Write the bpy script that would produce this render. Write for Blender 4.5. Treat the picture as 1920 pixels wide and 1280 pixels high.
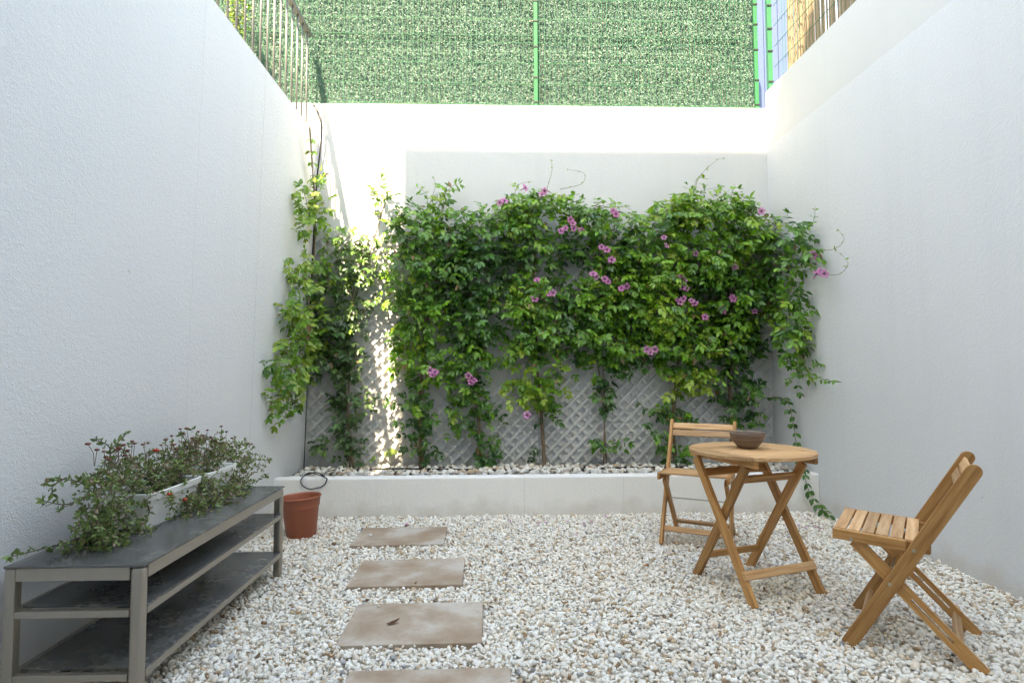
import bpy, math, random
import numpy as np
from mathutils import Vector, Matrix

for o in list(bpy.data.objects): bpy.data.objects.remove(o)
S = bpy.context.scene
COL = S.collection
rnd = random.Random(7)
rng = np.random.default_rng(11)

# ---------------------------------------------------------------- camera
F_PX, CAM_H = 1080.0, 1.1484
CX, CY = 960.0, 640.0
PITCH, YAW, ROLL = 0.0477, 0.0333, -0.0036
def cam_axes():
    fwd = Vector((math.sin(YAW)*math.cos(PITCH), math.cos(YAW)*math.cos(PITCH), math.sin(PITCH)))
    right = Vector((math.cos(YAW), -math.sin(YAW), 0))
    up = right.cross(fwd)
    c, s = math.cos(ROLL), math.sin(ROLL)
    return c*right + s*up, -s*right + c*up, fwd
A_R, A_U, A_F = cam_axes()
CAM = Vector((0, 0, CAM_H))
cd = bpy.data.cameras.new('camera'); cam = bpy.data.objects.new('camera', cd); COL.objects.link(cam)
cd.sensor_width = 36; cd.lens = F_PX/1920*36; cd.clip_start = 0.05; cd.clip_end = 500
cam.matrix_world = Matrix(((A_R.x, A_U.x, -A_F.x, 0), (A_R.y, A_U.y, -A_F.y, 0), (A_R.z, A_U.z, -A_F.z, CAM_H), (0, 0, 0, 1)))
S.camera = cam
def at(u, v, axis, val):
    """point where the photo pixel's ray meets the plane axis = val"""
    d = A_F + A_R*((u-CX)/F_PX) - A_U*((v-CY)/F_PX)
    t = (val - CAM[axis])/d[axis]
    return CAM + d*t

# ---------------------------------------------------------------- light
SUN_DIR = Vector((0.34, 1.0, -1.70)).normalized()
w = bpy.data.worlds.new('World'); S.world = w; w.use_nodes = True
nt = w.node_tree; nt.nodes.clear()
sky = nt.nodes.new('ShaderNodeTexSky'); sky.sky_type = 'NISHITA'; sky.sun_disc = False
sky.sun_elevation = math.asin(-SUN_DIR.z); sky.sun_rotation = math.radians(180) + math.atan2(0.34, 1.0)
sky.air_density = 1.0; sky.dust_density = 0.1; sky.ozone_density = 0.5
bg = nt.nodes.new('ShaderNodeBackground'); bg.inputs['Strength'].default_value = 0.15
wo = nt.nodes.new('ShaderNodeOutputWorld')
nt.links.new(sky.outputs[0], bg.inputs['Color']); nt.links.new(bg.outputs[0], wo.inputs['Surface'])
sl = bpy.data.lights.new('sun', 'SUN'); sl.energy = 2.5; sl.angle = math.radians(0.53); sl.color = (1, 0.95, 0.87)
so = bpy.data.objects.new('sun', sl); COL.objects.link(so); so.location = (-3, -8, 12)
so.rotation_euler = SUN_DIR.to_track_quat('-Z', 'Y').to_euler()
vs = S.view_settings
vs.view_transform = 'Standard'; vs.look = 'None'; vs.gamma = 1; vs.use_curve_mapping = False
vs.exposure = 3.52
vs.use_white_balance = True; vs.white_balance_temperature = 9400; vs.white_balance_tint = 12
S.cycles.max_bounces = 10; S.cycles.diffuse_bounces = 6; S.cycles.transparent_max_bounces = 12

# ---------------------------------------------------------------- materials
MATS = {}
def srgb(r, g, b):
    return tuple(((c/255)/12.92 if c/255 <= 0.04045 else ((c/255+0.055)/1.055)**2.4) for c in (r, g, b))
class NT:
    def __init__(s, name):
        s.m = bpy.data.materials.new(name); s.m.use_nodes = True; s.t = s.m.node_tree
        s.b = s.t.nodes['Principled BSDF']; s.out = s.t.nodes['Material Output']; MATS[name] = s.m
    def n(s, typ, **kw):
        nd = s.t.nodes.new(typ)
        for k, v in kw.items():
            if k.startswith('i_'):
                key = k[2:].replace('_', ' ')
                nd.inputs[int(key) if key.isdigit() else key].default_value = v
            else: setattr(nd, k, v)
        return nd
    def l(s, a, b): s.t.links.new(a, b)
    def coords(s, kind='Object', scale=(1, 1, 1)):
        tc = s.n('ShaderNodeTexCoord'); mp = s.n('ShaderNodeMapping'); mp.inputs['Scale'].default_value = scale
        s.l(tc.outputs[kind], mp.inputs['Vector']); return mp.outputs[0]
    def noise(s, vec, scale, detail=4, rough=0.55):
        nd = s.n('ShaderNodeTexNoise'); nd.inputs['Scale'].default_value = scale
        nd.inputs['Detail'].default_value = detail; nd.inputs['Roughness'].default_value = rough
        s.l(vec, nd.inputs['Vector']); return nd.outputs['Fac']
    def ramp(s, fac, stops):
        r = s.n('ShaderNodeValToRGB'); e = r.color_ramp.elements
        while len(e) < len(stops): e.new(0.5)
        for el, (p, c) in zip(e, stops):
            el.position = p; el.color = (*c, 1) if len(c) == 3 else c
        s.l(fac, r.inputs['Fac']); return r.outputs['Color']
    def mix(s, fac, a, b, mode='MIX'):
        m = s.n('ShaderNodeMix', data_type='RGBA', blend_type=mode)
        for sock, val in ((m.inputs['Factor'], fac), (m.inputs['A'], a), (m.inputs['B'], b)):
            if hasattr(val, 'is_linked'): s.l(val, sock)
            elif isinstance(val, (int, float)): sock.default_value = val
            else: sock.default_value = (*val, 1)
        return m.outputs['Result']
    def math(s, op, a, b=None, clamp=False):
        m = s.n('ShaderNodeMath', operation=op); m.use_clamp = clamp
        for i, val in enumerate((a, b)):
            if val is None: continue
            if hasattr(val, 'is_linked'): s.l(val, m.inputs[i])
            else: m.inputs[i].default_value = val
        return m.outputs[0]
    def color(s, c):
        if hasattr(c, 'is_linked'): s.l(c, s.b.inputs['Base Color'])
        else: s.b.inputs['Base Color'].default_value = (*c, 1)
    def bump(s, h, strength=0.3, dist=0.01):
        b = s.n('ShaderNodeBump'); b.inputs['Strength'].default_value = strength; b.inputs['Distance'].default_value = dist
        s.l(h, b.inputs['Height']); s.l(b.outputs[0], s.b.inputs['Normal'])
    def set(s, **kw):
        for k, v in kw.items(): s.b.inputs[k.replace('_', ' ')].default_value = v
        return s

def stucco(name, col, bump=0.5, seams=(), axis=1, dirt=True, gloss=0.85):
    t = NT(name); v = t.coords('Object')
    big = t.noise(v, 0.9, 3); fine = t.noise(v, 130, 4, 0.6); mid = t.noise(v, 45, 3, 0.6)
    c = t.mix(t.math('MULTIPLY', big, 0.36), col, tuple(x*0.80 for x in col))
    stv = t.coords('Object', (3.2, 3.2, 0.12)); streak = t.noise(stv, 2.2, 4)
    sf = t.ramp(streak, [(0.52, (0, 0, 0)), (0.75, (1, 1, 1))])
    c = t.mix(t.math('MULTIPLY', sf, 0.1), c, tuple(x*0.72 for x in col))
    geo = t.n('ShaderNodeNewGeometry'); sp = t.n('ShaderNodeSeparateXYZ'); t.l(geo.outputs['Position'], sp.inputs[0])
    z = sp.outputs['Z']
    if dirt:
        n2 = t.noise(v, 5, 5)
        h = t.math('ADD', z, t.math('MULTIPLY', t.math('SUBTRACT', n2, 0.5), -0.35))
        d = t.ramp(h, [(0.0, (1, 1, 1)), (0.13, (0, 0, 0))])
        c = t.mix(t.math('MULTIPLY', d, 0.35), c, (0.46, 0.38, 0.28))
    # small specks
    spk = t.noise(v, 14, 1); sk = t.ramp(spk, [(0.80, (0, 0, 0)), (0.83, (1, 1, 1))])
    c = t.mix(t.math('MULTIPLY', sk, 0.3), c, (0.25, 0.22, 0.18))
    for pos, amt in seams:
        wob = t.noise(v, 6, 3)
        yy = t.math('ADD', sp.outputs['XYZ'[axis]], t.math('MULTIPLY', t.math('SUBTRACT', wob, 0.5), 0.03))
        dd = t.math('ABSOLUTE', t.math('SUBTRACT', yy, pos))
        f = t.math('MULTIPLY', t.math('LESS_THAN', dd, 0.0035), amt)
        c = t.mix(f, c, tuple(x*0.45 for x in col))
    t.color(c); t.set(Roughness=gloss); t.b.inputs['Specular IOR Level'].default_value = 0.25
    t.bump(t.math('ADD', fine, t.math('MULTIPLY', mid, 0.8)), bump, 0.006)
    return t.m
WHITE = (0.73, 0.73, 0.725)
M_WALL_L = stucco('render_left_wall', WHITE, 0.6, seams=((4.07, 0.35), (3.217, 0.15), (4.62, 0.1)))
M_WALL_R = stucco('render_right_wall', (0.70, 0.715, 0.73), 0.6, seams=((4.35, 0.08),))
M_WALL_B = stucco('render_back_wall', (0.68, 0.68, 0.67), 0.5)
M_BAND = stucco('render_smooth_band', (0.66, 0.66, 0.65), 0.18, dirt=False)
M_PLANT = stucco('render_planter', (0.87, 0.85, 0.81), 0.6, seams=((0.244, 0.22), (1.03, 0.16)), axis=0)
M_HOUSE = stucco('render_house', (0.82, 0.82, 0.80), 0.4)

def attr_mat(name, rough=0.6, transl=0.0, bumpscale=None, spec=0.3, var=0.0):
    t = NT(name); a = t.n('ShaderNodeAttribute', attribute_name='Col'); c = a.outputs['Color']
    if var:
        v = t.coords('Object'); nn = t.noise(v, 60, 3)
        c = t.mix(t.ramp(nn, [(0.35, (0, 0, 0)), (0.7, (1, 1, 1))]), c, t.mix(1.0, c, (1-var, 1-var*1.1, 1-var*1.25), 'MULTIPLY'))
    t.color(c); t.set(Roughness=rough); t.b.inputs['Specular IOR Level'].default_value = spec
    if bumpscale: t.bump(t.noise(t.coords('Object'), bumpscale, 4), 0.5, 0.004)
    if transl:
        tr = t.n('ShaderNodeBsdfTranslucent'); hs = t.n('ShaderNodeHueSaturation')
        hs.inputs['Saturation'].default_value = 1.1; hs.inputs['Value'].default_value = 1.5
        t.l(c, hs.inputs['Color']); t.l(hs.outputs[0], tr.inputs['Color'])
        ms = t.n('ShaderNodeMixShader'); ms.inputs[0].default_value = transl
        t.l(t.b.outputs[0], ms.inputs[1]); t.l(tr.outputs[0], ms.inputs[2]); t.l(ms.outputs[0], t.out.inputs['Surface'])
    return t.m
M_LEAF = attr_mat('vine_leaf', 0.38, 0.22, spec=0.5)
M_HEDGE = attr_mat('plastic_hedge_leaf', 0.5, 0.1, spec=0.4)
M_PETAL = attr_mat('petal', 0.6, 0.3)
M_STONE = attr_mat('marble_chip', 0.65, 0.0, 90, 0.3, 0.16)

def wood(name, c1, c2, c3):
    t = NT(name); v = t.coords('Object', (1.5, 26, 26))
    oi = t.n('ShaderNodeObjectInfo')
    va = t.n('ShaderNodeVectorMath', operation='ADD'); cb = t.n('ShaderNodeCombineXYZ')
    t.l(t.math('MULTIPLY', oi.outputs['Random'], 37.0), cb.inputs[0]); t.l(t.math('MULTIPLY', oi.outputs['Random'], 91.0), cb.inputs[1])
    t.l(v, va.inputs[0]); t.l(cb.outputs[0], va.inputs[1]); v = va.outputs[0]
    g = t.noise(v, 2.2, 6, 0.65); c = t.ramp(g, [(0.36, c1), (0.5, c2), (0.64, c3)])
    fine = t.noise(v, 9, 3, 0.7)
    c = t.mix(t.math('MULTIPLY', fine, 0.35), c, tuple(x*0.55 for x in c1))
    tone = t.math('ADD', t.math('MULTIPLY', oi.outputs['Random'], 0.5), 0.74)
    hs = t.n('ShaderNodeHueSaturation'); t.l(c, hs.inputs['Color']); t.l(tone, hs.inputs['Value'])
    t.color(hs.outputs[0]); t.set(Roughness=0.5); t.b.inputs['Specular IOR Level'].default_value = 0.3
    t.bump(fine, 0.15, 0.003); return t.m
M_WOOD = wood('oiled_acacia_wood', (0.36, 0.16, 0.052), (0.51, 0.25, 0.088), (0.61, 0.335, 0.135))
M_WOOD2 = wood('paler_wood', (0.46, 0.235, 0.105), (0.60, 0.345, 0.17), (0.70, 0.45, 0.25))  # lighter wood tone for slats, top planks and some stretchers

def metal(name, col, rough, metallic=1.0):
    t = NT(name); v = t.coords('Object', (60, 60, 1.5)); n = t.noise(v, 3, 3)
    t.color(t.mix(t.math('MULTIPLY', n, 0.5), col, tuple(x*0.7 for x in col)))
    t.set(Roughness=rough, Metallic=metallic); t.bump(n, 0.05, 0.002); return t.m
M_STEEL = metal('brushed_steel', (0.42, 0.38, 0.325), 0.4, 0.75)
M_RAIL = metal('grey_painted_railing', (0.155, 0.162, 0.15), 0.55, 0.1)
M_BOLT = metal('bolt_zinc', (0.5, 0.46, 0.38), 0.35)

def glass_shelf():
    t = NT('dusty_smoked_glass'); v = t.coords('Object')
    n1 = t.noise(v, 4.5, 6, 0.62); n2 = t.noise(v, 24, 4)
    d = t.ramp(t.math('ADD', t.math('MULTIPLY', n1, 0.8), t.math('MULTIPLY', n2, 0.25)), [(0.33, (0, 0, 0)), (0.72, (1, 1, 1))])
    t.color(t.mix(d, (0.09, 0.09, 0.091), (0.185, 0.18, 0.165)))
    t.l(t.math('ADD', t.math('MULTIPLY', d, 0.3), 0.07), t.b.inputs['Roughness']); t.b.inputs['Specular IOR Level'].default_value = 0.8
    tr = t.n('ShaderNodeBsdfTransparent'); tr.inputs[0].default_value = (0.5, 0.5, 0.5, 1)
    ms = t.n('ShaderNodeMixShader'); t.l(t.math('SUBTRACT', 0.42, t.math('MULTIPLY', d, 0.36)), ms.inputs[0])
    t.l(t.b.outputs[0], ms.inputs[1]); t.l(tr.outputs[0], ms.inputs[2]); t.l(ms.outputs[0], t.out.inputs['Surface']); return t.m
M_GLASS = glass_shelf()

def simple(name, col, rough=0.5, spec=0.4, noise=0.15, scale=20, bump=0.0, metallic=0):
    t = NT(name); v = t.coords('Object'); n = t.noise(v, scale, 5)
    t.color(t.mix(t.math('MULTIPLY', n, noise*2), col, tuple(x*0.6 for x in col)))
    t.set(Roughness=rough, Metallic=metallic); t.b.inputs['Specular IOR Level'].default_value = spec
    if bump: t.bump(n, bump, 0.005)
    return t.m
M_TERRA = simple('terracotta_plastic', (0.38, 0.115, 0.065), 0.5, 0.35, 0.12, 9)
M_BOXW = simple('white_planter_plastic', (0.72, 0.72, 0.69), 0.4, 0.4, 0.12, 12)
M_SOIL = simple('potting_soil', (0.055, 0.038, 0.026), 0.9, 0.1, 0.3, 60, 0.8)
M_BED = simple('gravel_grit', (0.6, 0.53, 0.44), 0.9, 0.1, 0.3, 90, 0.8)
M_HOSE = simple('black_hose', (0.02, 0.021, 0.023), 0.45, 0.4, 0.1)
M_BARK = simple('vine_bark', (0.24, 0.17, 0.11), 0.85, 0.15, 0.4, 70, 0.8)
M_TEND = simple('young_stem', (0.20, 0.17, 0.07), 0.6, 0.2, 0.2, 30)
M_SUCC = simple('succulent_stem', (0.17, 0.12, 0.085), 0.7, 0.2, 0.3, 40)
M_GREEN = simple('green_fence_paint', (0.022, 0.15, 0.068), 0.5, 0.2, 0.08, 15)
M_BACKG = simple('hedge_backing', (0.12, 0.22, 0.165), 0.8, 0.2, 0.3, 60)
M_LATT = simple('lattice_plastic', (0.62, 0.615, 0.60), 0.6, 0.3, 0.1, 30)
M_CANE = simple('reed_cane', (0.40, 0.285, 0.18), 0.6, 0.3, 0.45, 14)
M_BLUE = simple('pale_blue_sheet', (0.07, 0.105, 0.20), 0.5, 0.3, 0.05, 5)
M_LAWN = simple('upper_paving', (0.50, 0.47, 0.42), 0.9, 0.1, 0.2, 8)
M_DRY = simple('dry_leaf', (0.13, 0.06, 0.03), 0.8, 0.15, 0.3, 60)
M_DRY2 = simple('tan_leaf', (0.36, 0.19, 0.08), 0.8, 0.15, 0.3, 60)
M_SEED = simple('dried_flower_head', (0.22, 0.07, 0.055), 0.8, 0.1, 0.3, 80)
M_RED = simple('red_bloom', (0.55, 0.06, 0.04), 0.6, 0.2, 0.2, 80)
M_WIN = simple('dark_window_glass', (0.03, 0.035, 0.04), 0.08, 0.5, 0.05, 3)
M_ALU = simple('grey_aluminium', (0.3, 0.31, 0.32), 0.4, 0.5, 0.05, 3, 0, 0.6)

def slab_mat():
    t = NT('stained_sandstone_slab'); oi = t.n('ShaderNodeObjectInfo')
    tc = t.n('ShaderNodeTexCoord'); va = t.n('ShaderNodeVectorMath', operation='ADD'); cb = t.n('ShaderNodeCombineXYZ')
    t.l(t.math('MULTIPLY', oi.outputs['Random'], 53.0), cb.inputs[0]); t.l(tc.outputs['Object'], va.inputs[0]); t.l(cb.outputs[0], va.inputs[1])
    v = va.outputs[0]
    n1 = t.noise(v, 3.6, 5, 0.6); n2 = t.noise(v, 70, 4, 0.7)
    c = t.ramp(n1, [(0.36, (0.34, 0.235, 0.16)), (0.5, (0.44, 0.345, 0.262)), (0.62, (0.56, 0.505, 0.44))])
    c = t.mix(t.math('MULTIPLY', n2, 0.35), c, (0.27, 0.19, 0.13))
    sp = t.ramp(t.noise(v, 26, 2), [(0.72, (0, 0, 0)), (0.76, (1, 1, 1))])
    c = t.mix(t.math('MULTIPLY', sp, 0.12), c, (0.62, 0.57, 0.5))
    t.color(c); t.set(Roughness=0.8); t.bump(n2, 0.3, 0.003); return t.m
M_SLAB = slab_mat()
def bowl_mat():
    t = NT('ribbed_coconut_bowl'); v = t.coords('Object', (3, 3, 160)); n = t.noise(v, 1.0, 3)
    t.color(t.ramp(n, [(0.3, (0.075, 0.045, 0.032)), (0.5, (0.17, 0.115, 0.085)), (0.7, (0.30, 0.23, 0.17))]))
    t.set(Roughness=0.6); t.bump(n, 0.6, 0.006); return t.m
M_BOWL = bowl_mat()

# ---------------------------------------------------------------- object helpers
def tag(o, label=None, cat=None, group=None, kind=None):
    if label: o['label'] = label
    if cat: o['category'] = cat
    if group: o['group'] = group
    if kind: o['kind'] = kind
    return o
def empty(name, loc=(0, 0, 0), rz=0):
    o = bpy.data.objects.new(name, None); COL.objects.link(o); o.location = loc; o.rotation_euler = (0, 0, rz)
    o.empty_display_size = 0.1; return o
def link(name, me, parent=None, mw=None, mat=None):
    o = bpy.data.objects.new(name, me); COL.objects.link(o)
    if mat is not None and len(me.materials) == 0: me.materials.append(mat)
    if parent is not None: o.parent = parent
    if mw is not None: o.matrix_local = mw
    return o
def mk(name, V, F, mat, parent=None, mw=None, smooth=False):
    me = bpy.data.meshes.new(name); me.from_pydata([tuple(v) for v in V], [], F); me.update()
    if smooth: me.polygons.foreach_set('use_smooth', [True]*len(me.polygons))
    return link(name, me, parent, mw, mat)
def np_mesh(name, V, polys_idx, starts, cols=None, smooth=False):
    me = bpy.data.meshes.new(name)
    me.vertices.add(len(V)); me.vertices.foreach_set('co', np.asarray(V, np.float32).ravel())
    me.loops.add(len(polys_idx)); me.loops.foreach_set('vertex_index', np.asarray(polys_idx, np.int32))
    me.polygons.add(len(starts)); me.polygons.foreach_set('loop_start', np.asarray(starts, np.int32))
    if smooth: me.polygons.foreach_set('use_smooth', np.ones(len(starts), bool))
    me.update(calc_edges=True); me.validate()
    if cols is not None:
        a = me.color_attributes.new('Col', 'FLOAT_COLOR', 'POINT')
        c = np.ones((len(V), 4), np.float32); c[:, :3] = cols; a.data.foreach_set('color', c.ravel())
    return me
BOXF = [(0, 3, 2, 1), (4, 5, 6, 7), (0, 1, 5, 4), (1, 2, 6, 5), (2, 3, 7, 6), (3, 0, 4, 7)]
def boxv(x0, x1, y0, y1, z0, z1):
    return [(x0, y0, z0), (x1, y0, z0), (x1, y1, z0), (x0, y1, z0), (x0, y0, z1), (x1, y0, z1), (x1, y1, z1), (x0, y1, z1)]
def bevel(o, wd, seg=2):
    m = o.modifiers.new('bevel', 'BEVEL'); m.width = wd; m.segments = seg; m.limit_method = 'ANGLE'; return o
def box(name, x0, x1, y0, y1, z0, z1, mat, parent=None, bev=0):
    o = mk(name, boxv(x0, x1, y0, y1, z0, z1), BOXF, mat, parent)
    if bev: bevel(o, bev)
    return o
def board(name, p0, p1, wd, th, side, mat, parent=None, bev=0.003, profile=None):
    """a straight timber from p0 to p1; local X along the grain; wd measured along `side`, th across"""
    p0, p1 = Vector(p0), Vector(p1); L = (p1-p0).length; ex = (p1-p0).normalized()
    ez = Vector(side); ez = (ez - ex*ez.dot(ex)).normalized(); ey = ez.cross(ex)
    mid = (p0+p1)/2
    mw = Matrix(((ex.x, ey.x, ez.x, mid.x), (ex.y, ey.y, ez.y, mid.y), (ex.z, ey.z, ez.z, mid.z), (0, 0, 0, 1)))
    if profile is None:
        V = boxv(-L/2, L/2, -th/2, th/2, -wd/2, wd/2); Fc = BOXF
    else:   # outline in local (x,z), extruded by th
        n = len(profile); V = [(x, -th/2, z) for x, z in profile] + [(x, th/2, z) for x, z in profile]
        Fc = [tuple(range(n-1, -1, -1))[::-1], tuple(range(2*n-1, n-1, -1))] + [((i+1) % n, i, n+i, n+(i+1) % n) for i in range(n)]
    o = mk(name, V, Fc, mat, parent, mw)
    if bev: bevel(o, bev)
    return o
def tube_data(pts, rads, sides=6, closed=False):
    pts = [Vector(p) for p in pts]; V, F = [], []
    if not hasattr(rads, '__len__'): rads = [rads]*len(pts)
    ref = None
    for i, p in enumerate(pts):
        t = (pts[min(i+1, len(pts)-1)] - pts[max(i-1, 0)]).normalized()
        if ref is None:
            ref = t.orthogonal().normalized()
        ref = (ref - t*ref.dot(t)).normalized(); b = t.cross(ref)
        for k in range(sides):
            a = 2*math.pi*k/sides; V.append(p + (ref*math.cos(a) + b*math.sin(a))*rads[i])
    n = len(pts)
    for i in range(n-1):
        for k in range(sides):
            F.append((i*sides+k, i*sides+(k+1) % sides, (i+1)*sides+(k+1) % sides, (i+1)*sides+k))
    F.append(tuple(range(sides-1, -1, -1))); F.append(tuple(range((n-1)*sides, n*sides)))
    return V, F
def spline(pts, n=6):
    P = [Vector(p) for p in pts]; out = []
    for i in range(len(P)-1):
        a, b, c, d = P[max(i-1, 0)], P[i], P[i+1], P[min(i+2, len(P)-1)]
        for k in range(n):
            t = k/n
            out.append(0.5*((2*b) + (c-a)*t + (2*a-5*b+4*c-d)*t*t + (3*b-a-3*c+d)*t**3))
    out.append(P[-1]); return out
def join_data(lst):
    V, F = [], []
    for v, f in lst:
        o = len(V); V += list(v); F += [tuple(i+o for i in q) for q in f]
    return V, F
def lathe(profile, n=48):
    V, F = [], []
    for r, z in profile:
        for k in range(n):
            a = 2*math.pi*k/n; V.append((r*math.cos(a), r*math.sin(a), z))
    for i in range(len(profile)-1):
        for k in range(n): F.append((i*n+k, i*n+(k+1) % n, (i+1)*n+(k+1) % n, (i+1)*n+k))
    return V, F

# ---------------------------------------------------------------- the setting
XLT, XLB, XR, YB = -1.615, -1.70, 2.605, 5.30      # left wall leans out a little towards its foot
ZL, ZB, ZR, ZLEDGE = 3.29, 3.62, 3.775, 3.225
YPL = 4.56                                          # planter front face
def xl(z): return XLB + (XLT-XLB)*z/ZL
YH = -0.4                                          # house front behind the viewer

gravel = tag(mk('gravel_ground', [(-1.75, YH, -0.006), (2.65, YH, -0.006), (2.65, YPL+0.03, -0.006), (-1.75, YPL+0.03, -0.006)], [(0, 1, 2, 3)], M_BED), kind='structure')
tag(mk('upper_ground', [(-60, -60, 3.2), (-1.8, -60, 3.2), (-1.8, 60, 3.2), (-60, 60, 3.2),
                        (-1.8, 5.5, 3.2), (2.8, 5.5, 3.2), (2.8, 60, 3.2), (-1.8, 60, 3.2),
                        (2.8, -60, 3.2), (60, -60, 3.2), (60, 60, 3.2), (2.8, 60, 3.2)],
       [(0, 1, 2, 3), (4, 5, 6, 7), (8, 9, 10, 11)], M_LAWN), kind='structure')

def leaning_wall():
    V = [(xl(-0.1), YH-0.2, -0.1), (xl(-0.1), YB, -0.1), (xl(-0.1)-0.2, YB, -0.1), (xl(-0.1)-0.2, YH-0.2, -0.1),
         (XLT, YH-0.2, ZL), (XLT, YB, ZL), (XLT-0.22, YB, ZL), (XLT-0.22, YH-0.2, ZL)]
    return mk('garden_wall', V, [tuple(reversed(f)) for f in BOXF], M_WALL_L)
tag(leaning_wall(), 'tall white rendered retaining wall with a metal railing along its top', 'wall')
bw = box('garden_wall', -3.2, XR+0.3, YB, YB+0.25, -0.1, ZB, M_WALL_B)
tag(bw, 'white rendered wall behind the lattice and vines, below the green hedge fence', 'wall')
rw = empty('garden_wall', (XR, 2, 0)); tag(rw, 'tall white rendered wall with a smooth upper band, beside the folding chairs', 'wall')
def rbox(name, x0, x1, z0, z1, m):
    return mk(name, [(a-XR, b-2, c) for a, b, c in boxv(x0, x1, YH-0.2, YB, z0, z1)], BOXF, m, rw)
rbox('lower_wall', XR, XR+0.22, -0.1, ZLEDGE, M_WALL_R)
o = rbox('upper_band', XR+0.0025, XR+0.215, ZLEDGE+0.0, ZR, M_BAND); o['label'] = 'smoother, whiter band along the top of the wall'

# house whose front stands behind the viewer; its shadow covers the yard
house = empty('house', (3, YH-4, 0)); tag(house, 'tall white rendered house whose shadow covers the yard', 'house')
HX0 = -2.79; HZ = 3.265 + 1.7*(YB-YH)
def hb(name, x0, x1, y0, y1, z0, z1, m, p=house): return mk(name, [(a-3, b-(YH-4), c) for a, b, c in boxv(x0, x1, y0, y1, z0, z1)], BOXF, m, p)
hb('wall', HX0, 9, YH-8, YH, -0.1, HZ, M_HOUSE)
dr = hb('sliding_door', -1.0, 1.4, YH, YH+0.03, 0.02, 2.25, M_ALU)
hb('pane', -0.93, 0.17, YH+0.03, YH+0.036, 0.09, 2.18, M_WIN, dr); hb('pane', 0.23, 1.33, YH+0.03, YH+0.036, 0.09, 2.18, M_WIN, dr)
for zz in (3.6, 6.2):
    wn = hb('window', -0.6, 0.9, YH, YH+0.025, zz, zz+1.3, M_ALU); hb('pane', -0.54, 0.84, YH+0.025, YH+0.03, zz+.06, zz+1.24, M_WIN, wn)

blocker = empty('sky_blocker_house', (-8.2, -1.5, 3.2)); tag(blocker, 'unseen white house added across the railed upper walkway to block sky light', 'house')  # unseen house, added to cut the sky light reaching the back wall
mk('wall', boxv(-3.8, 3.8, -7.5, 7.5, 0, 8.4), BOXF, M_HOUSE, blocker)
mk('roof', boxv(-4.0, 4.0, -7.7, 7.7, 8.402, 8.6), BOXF, M_LAWN, blocker)
for yy_ in (-5, -2, 1, 4):
    wn = mk('window', boxv(3.8, 3.83, yy_, yy_+1.3, 3.6, 5.0), BOXF, M_ALU, blocker); mk('pane', boxv(3.83, 3.836, yy_+.07, yy_+1.23, 3.67, 4.93), BOXF, M_WIN, wn)

# planter
pl = empty('raised_planter', (0.45, YPL, 0)); tag(pl, 'low white rendered planter wall at the foot of the vines', 'planter')
def pb(name, x0, x1, y0, y1, z0, z1, m, bev=0):
    o = mk(name, [(a-0.45, b-YPL, c) for a, b, c in boxv(x0, x1, y0, y1, z0, z1)], BOXF, m, pl)
    if bev: bevel(o, bev, 3)
    return o
pb('front_wall', -1.71, XR, YPL, YPL+0.12, -0.1, 0.305, M_PLANT, 0.012)
pb('soil', -1.71, XR, YPL+0.12, YB, -0.1, 0.262, M_SOIL)

# ---------------------------------------------------------------- stones
def icosphere(sub):
    p = (1+5**.5)/2
    V = np.array([(-1, p, 0), (1, p, 0), (-1, -p, 0), (1, -p, 0), (0, -1, p), (0, 1, p), (0, -1, -p), (0, 1, -p), (p, 0, -1), (p, 0, 1), (-p, 0, -1), (-p, 0, 1)], float)
    F = [(0, 11, 5), (0, 5, 1), (0, 1, 7), (0, 7, 10), (0, 10, 11), (1, 5, 9), (5, 11, 4), (11, 10, 2), (10, 7, 6), (7, 1, 8), (3, 9, 4), (3, 4, 2), (3, 2, 6), (3, 6, 8), (3, 8, 9), (4, 9, 5), (2, 4, 11), (6, 2, 10), (8, 6, 7), (9, 8, 1)]
    V = V/np.linalg.norm(V, axis=1, keepdims=True)
    for _ in range(sub):
        V = list(map(tuple, V)); cache = {}; nf = []
        def midp(a, b):
            k = (min(a, b), max(a, b))
            if k not in cache:
                m = np.array(V[a])+np.array(V[b]); m /= np.linalg.norm(m); cache[k] = len(V); V.append(tuple(m))
            return cache[k]
        for a, b, c in F:
            ab, bc, ca = midp(a, b), midp(b, c), midp(c, a)
            nf += [(a, ab, ca), (b, bc, ab), (c, ca, bc), (ab, bc, ca)]
        F = nf; V = np.array(V)
    return np.array(V), np.array(F)
def chip_variants(sub, n, seed):
    """angular stone chips: a ball cut back by a few random planes"""
    r = np.random.default_rng(seed); V0, F0 = icosphere(sub); out = []
    for _ in range(n):
        V = V0*r.uniform(0.9, 1.1, (len(V0), 1))
        for _k in range(7):
            nrm = r.normal(size=3); nrm /= np.linalg.norm(nrm); d = r.uniform(0.45, 0.85)
            h = V@nrm; over = np.maximum(h-d, 0); V = V - over[:, None]*nrm[None]*0.92
        out.append(V*np.array([1.0, r.uniform(0.6, 0.9), r.uniform(0.45, 0.72)]))
    return out, F0
def rand_rot(n, r, tilt=0.6):
    a = r.uniform(0, 2*np.pi, n); b = r.normal(0, tilt, n); c = r.normal(0, tilt, n)
    ca, sa, cb, sb, cc, sc = np.cos(a), np.sin(a), np.cos(b), np.sin(b), np.cos(c), np.sin(c)
    z = np.zeros(n); o = np.ones(n)
    A = np.stack([ca, -sa, z, sa, ca, z, z, z, o], 1).reshape(n, 3, 3)
    B = np.stack([o, z, z, z, cb, -sb, z, sb, cb], 1).reshape(n, 3, 3)
    Cm = np.stack([cc, z, sc, z, o, z, -sc, z, cc], 1).reshape(n, 3, 3)
    return A@B@Cm
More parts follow.
